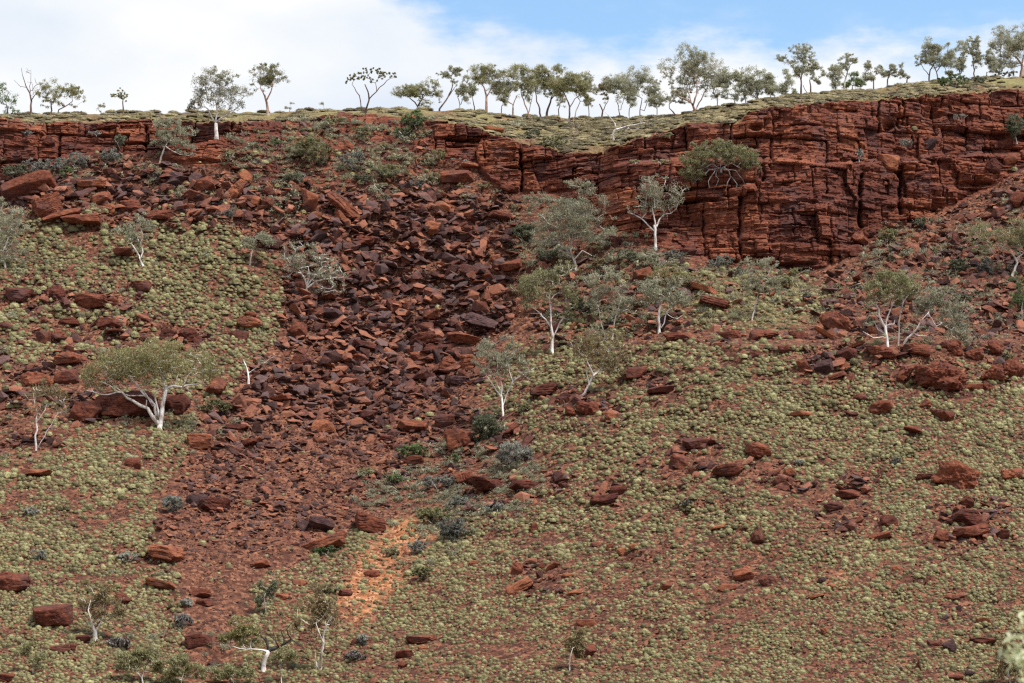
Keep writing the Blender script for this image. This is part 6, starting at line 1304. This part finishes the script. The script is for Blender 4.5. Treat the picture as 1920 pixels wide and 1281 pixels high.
    for (nm, sel_, mt_, lb_) in (('spinifex_cover', rest[~low], M_spin, 'countless small rounded pale green spinifex clumps covering the slope'),
                                 ('grass_mats', rest[low], M_mat, 'straw-green grass mats covering the plateau above the rim')):
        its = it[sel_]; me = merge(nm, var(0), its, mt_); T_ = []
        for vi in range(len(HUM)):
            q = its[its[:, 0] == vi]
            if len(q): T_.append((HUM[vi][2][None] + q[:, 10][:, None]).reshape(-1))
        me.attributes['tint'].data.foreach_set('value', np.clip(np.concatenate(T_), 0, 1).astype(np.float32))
        tag(link(nm, me), lb_, 'spinifex' if nm[0] == 's' else 'grass', kind='stuff')
    return
scatter_spinifex()

# ------------------------------------------------------------------ dry grass and low scrub that nobody could count
def tuft(seed, blades, w, spread, leafy=0):
    r = np.random.default_rng(seed)
    u = r.normal(size=(blades, 3)); u[:, 2] = np.abs(u[:, 2]) + spread; u /= np.linalg.norm(u, axis=1)[:, None]
    b0 = r.normal(0, .22, (blades, 3)); b0[:, 2] = -.1
    L = r.uniform(.6, 1.15, (blades, 1)); tip = b0 + u * L
    a = np.cross(u, r.normal(size=(blades, 3))); a /= np.linalg.norm(a, axis=1)[:, None]
    V = np.stack([b0 - a * w, b0 + a * w, tip], 1).reshape(-1, 3); t = np.repeat(np.clip(r.normal(.5, .2, blades), 0, 1), 3)
    if leafy:
        c = b0[r.integers(0, blades, leafy)] + u[r.integers(0, blades, leafy)] * r.uniform(.3, 1.05, (leafy, 1))
        d1 = r.normal(0, .15, (leafy, 3)); d2 = r.normal(0, .11, (leafy, 3))
        V = np.vstack([V, np.stack([c - d1, c + d2, c + d1], 1).reshape(-1, 3)]); t = np.concatenate([t, np.repeat(np.clip(r.normal(.5, .22, leafy), 0, 1), 3)])
    return V, np.arange(len(V)).reshape(-1, 3), t
def scatter_tufts(name, label, mat, seed, n, regions, variants, size, base=.5):
    r = np.random.default_rng(seed)
    px = r.uniform(-40, 1960, n * 2); py = r.uniform(205, 1290, n * 2); n = n * 2; dens = np.zeros(n)
    nn = np.clip(.45 + 1.6 * fbm(px / 34, py / 20, seed=seed, oc=3), 0, 1)
    for poly, d in regions: dens = np.maximum(dens, blur_mask(px, py, poly, 14, 1.6) * d)
    k = r.uniform(0, 1, n) < dens * nn
    px, py = px[k], py[k]; P = pos(px, py); n = len(px); s = size * 1.35 * P[:, 1] / F * r.uniform(.5, 1.3, n) ** 1.3
    it = np.zeros((n, 11)); it[:, 0] = r.integers(0, len(variants), n); it[:, 1:4] = P
    it[:, 4] = s * r.uniform(1, 1.5, n); it[:, 5] = s; it[:, 6] = s * r.uniform(.6, 1.1, n); it[:, 7] = r.uniform(0, 6.28, n)
    it[:, 3] += s * .05; tn = r.normal(base - .5, .13, n); it[:, 10] = tn
    me = merge(name, [(v[0], v[1]) for v in variants], it, mat); T_ = []
    for vi in range(len(variants)):
        q = it[it[:, 0] == vi]
        if len(q): T_.append((variants[vi][2][None] + q[:, 10][:, None]).reshape(-1))
    me.attributes['tint'].data.foreach_set('value', np.clip(np.concatenate(T_), 0, 1).astype(np.float32))
    tag(link(name, me), label, name.replace('_', ' '), kind='stuff'); print(name, n)
BENCH = [(1280, 520), (1420, 495), (1560, 520), (1660, 440), (1720, 440), (1600, 545), (1540, 612), (1400, 612), (1280, 600)]
BELOWMID = [(950, 360), (1120, 420), (1200, 455), (1300, 490), (1320, 560), (1250, 600), (1120, 640), (1060, 600), (1000, 520), (950, 440)]
SCREETOP = [(420, 300), (560, 330), (800, 345), (960, 365), (960, 395), (840, 380), (700, 360), (560, 420), (440, 400)]
UPSLOPE = [(430, 250), (560, 235), (640, 220), (800, 235), (815, 340), (640, 345), (430, 330)]
GULLY = [(660, 950), (740, 870), (820, 830), (900, 780), (1000, 800), (1010, 920), (920, 990), (850, 1040), (790, 1070), (800, 990), (700, 985)]
RIGHTSC = [(1560, 560), (1640, 470), (1760, 420), (1930, 380), (1930, 640), (1700, 640)]
GUMFOOT = [(130, 770), (440, 760), (460, 820), (330, 830), (200, 830)]
CLFOOT = [(-20, 330), (110, 305), (300, 300), (430, 312), (430, 340), (250, 330), (60, 345)]
scatter_tufts('dry_grass', 'tufts of dry pale grass on the bench and at the foot of the cliffs', LM['straw'], 71, 26000,
    [([(1400, 508), (1560, 520), (1660, 470), (1700, 450), (1720, 470), (1600, 550), (1440, 560)], 1.0), (BENCH, .95), (BELOWMID, .22), (SCREETOP, .30), (UPSLOPE, .55), (GULLY, .22), (GUMFOOT, .2), (RIGHTSC, .22), ([(100, 310), (430, 310), (560, 420), (120, 400)], .22), ([(380, 1000), (560, 1000), (520, 1090), (380, 1090)], .06)],
    [tuft(700 + i, 30, .095, .5) for i in range(6)], 6.6, .52)
scatter_tufts('low_scrub', 'low tangled grey-green scrub along the cliff foot and in the gully', LM['grey'], 73, 26000,
    [([(780, 220), (1000, 225), (1250, 225), (1250, 250), (1150, 275), (1000, 265), (880, 235)], .22), (BELOWMID, .75), (SCREETOP, .42), (UPSLOPE, .55), (GULLY, .85), (BENCH, .35), (RIGHTSC, .30), ([(100, 310), (430, 310), (560, 420), (120, 400)], .2), (GUMFOOT, .35), (CLFOOT, .5), (SPIN_L, .02), ([(150, 1180), (440, 1170), (440, 1290), (150, 1290)], .20)],
    [tuft(800 + i, 20, .035, .25, 60) for i in range(8)], 7.5, .42)

# ------------------------------------------------------------------ the pale leafy shrub close to the camera at the right edge
def near_shrub():
    r = np.random.default_rng(5); rg = Rig()
    B0 = np.array([2.20, 7.2, -1.56])
    a = rg.add((0, 0, -.75), -1, .03); pts = []
    for k in range(20):
        par = rg.add((r.normal(0, .03), r.normal(0, .03), .25), a, .018); p = rg.p[par].copy()
        end = np.array([-.35 + r.uniform(-.02, .55), r.normal(0, .3), 1.35 + r.uniform(.1, .65)])
        for j in range(1, 9):
            f_ = j / 8; q = p + (end - p) * f_ + np.array([r.normal(0, .02), r.normal(0, .02), .12 * math.sin(f_ * 3)]); par = rg.add(q, par, .014 * (1 - f_) + .003)
            if j > 3: pts += [q + r.normal(0, .06, 3) for _ in range(4)]
    e = bpy.data.objects.new('leafy_shrub', None); COL.objects.link(e); e.location = B0
    tag(e, 'out-of-focus pale silvery leafy shrub very close at the lower right edge', 'shrub')
    V, Fc = tube_mesh(rg); link('stems', np_mesh('stems', V, Fc, BM['pale'], smooth=True), e)
    pts = np.array(pts); V, Fc, T_ = leaf_cloud(r, pts, np.full(len(pts), .10), 55, .019, np.full(len(pts), .55), .2, .9, .42)
    link('foliage', np_mesh('foliage', V, Fc, leaf_material('silvery_leaves', (.30, .33, .14), (.58, .62, .36), (.90, .92, .72), .45), {'tint': T_}), e)
near_shrub()


# ------------------------------------------------------------------ scree: the largest slabs one by one, the rest as rubble
def scatter_rocks():
    r = np.random.default_rng(23)
    n = 115000
    px = r.uniform(-60, 1985, n); py = r.uniform(222, 1300, n)
    sc = blur_mask(px, py, SCREE, 24, 2.2); scr = blur_mask(px, py, SCREE_R, 16); sct = inpoly(px, py, SCREE_T) * 1.0
    B = lB(px); R = lR(px)
    spl = blur_mask(px, py, SPIN_L, 8); spr = blur_mask(px, py, SPIN_R, 8)
    och = inpoly(px, py, OCHRE) * 1.0
    oc_ = outcrop(px, py) * np.clip(.62 + 1.6 * fbm(px / 30, py / 14, seed=149, oc=3), 0, 1)
    fines = sstep(960, 1100, py) * inpoly(px, py, [(330, 950), (560, 950), (520, 1100), (450, 1281), (330, 1281)])
    patch = np.clip(0.55 + 1.3 * fbm(px / 70, py / 45, seed=141, oc=3), 0, 1)
    foot = np.exp(-((py - B - 10) / 14) ** 2) * (py > B)
    dens = np.maximum.reduce([oc_ * .9, sc * (1 - .25 * fines), scr * (0.45 + .4 * (px > 1560)), sct * .75, (spl + spr) * (0.30 + .55 * patch * patch), foot * .8, och * .55])
    ledge = (py < B) & (py > R)
    led_y = np.interp(px, [1120, 1180, 1300, 1450, 1560, 1640, 1760, 1900, 2100], [322, 304, 300, 300, 312, 300, 296, 285, 270])
    dens = np.where(ledge & (sct < .5), 0.012 + 0.02 * (fbm(px / 30, py / 12, seed=143, oc=2) > .3), dens)
    dens = np.where(ledge & (px > 1180) & (np.abs(py - led_y + 3) < 7), .38, dens)
    dens = np.where(py < R, 0.55 * sstep(.08, .4, fbm(px / 40, py / 9, seed=147, oc=3)), dens)
    keep = r.uniform(0, 1, n) < dens
    px, py, sc, scr, sct, spl, spr, fines, ledge, och, oc_ = [a[keep] for a in (px, py, sc, scr, sct, spl, spr, fines, ledge, och, oc_)]
    P = pos(px, py); n = len(px)
    m = P[:, 1] / F
    big = np.maximum.reduce([oc_ * 1.0, sc * (1 - fines * .8) * (1 - .55 * sstep(700, 900, py + .1 * (px - 700))), scr * .8, sct * .6])
    u = r.uniform(0, 1, n)
    s = (1.5 + 2.4 * r.uniform(0, 1, n) ** 1.4 + big * (.5 + 6.0 * u ** 2.8 + 13.0 * u ** 8) + 3.5 * u ** 7) * np.where(ledge, .7, 1) * (1 - .35 * fines)
    size = s * m * 0.62
    it = np.zeros((n, 11))
    it[:, 0] = r.integers(0, len(HULLS), n); it[:, 1:4] = P
    it[:, 4] = size * r.uniform(.8, 1.5, n); it[:, 5] = size * r.uniform(.7, 1.1, n); it[:, 6] = size * r.uniform(.7, 1.3, n)
    it[:, 7] = r.uniform(0, 6.28, n); it[:, 8] = 0.35 + r.normal(0, .42, n); it[:, 9] = r.normal(0, .35, n)
    it[:, 3] += size * .30; it[:, 1:4] -= np.array([0, .25, 0]) * size[:, None]; it[:, 10] = np.clip(r.normal(.52, .28, n) - .14 * fines + .28 * och, 0, 1.15)
    # darker, purplish slabs gather in the core of the gully
    core = np.exp(-((px - 800) / 170) ** 2 - ((py - 640) / 230) ** 2)
    it[:, 10] -= .10 * core
    free = np.ones(n, bool)
    order = np.argsort(-s * np.where((px > 0) & (px < 1920), 1, 0))
    nb = max(0, 296 - n_rock); top = order[:nb]
    cand = []
    for k in top:
        tn = it[k, 10]; adj = ('bright rust-red' if tn > .8 else 'orange-red' if tn > .62 else 'dull brown' if tn > .40 else 'dark brown-red' if tn > .18 else 'blackish red')
        shp = ('flat' if HULLS[int(it[k, 0])][0][:, 2].max() < .4 else 'blocky')
        cand.append((px[k], py[k], adj + ' ' + shp))
    labs = near_labels(cand, '', 'loose rock')
    meshes = {}
    for k, lb in zip(top, labs):
        vi = int(it[k, 0]); tq = round(float(np.clip(it[k, 10], 0, 1)) * 4) / 4
        if (vi, tq) not in meshes:
            V, Fc = HULLS[vi]; meshes[(vi, tq)] = np_mesh('rock', V, Fc, M_rock, {'tint': np.full(len(V), tq)})
        o = link('loose_rock', meshes[(vi, tq)]); o.matrix_world = mtx(it[k])
        tag(o, lb, 'rock', 'loose rocks fallen on the hillside')
    rest = np.setdiff1d(np.arange(n), top)
    o = link('rubble', merge('rubble', HULLS, it[rest], M_rock))
    tag(o, 'broken dark red stones spread as scree down the gully and slope', 'rubble', kind='stuff')
    print('rocks', n, 'hero', n_rock)
scatter_rocks()
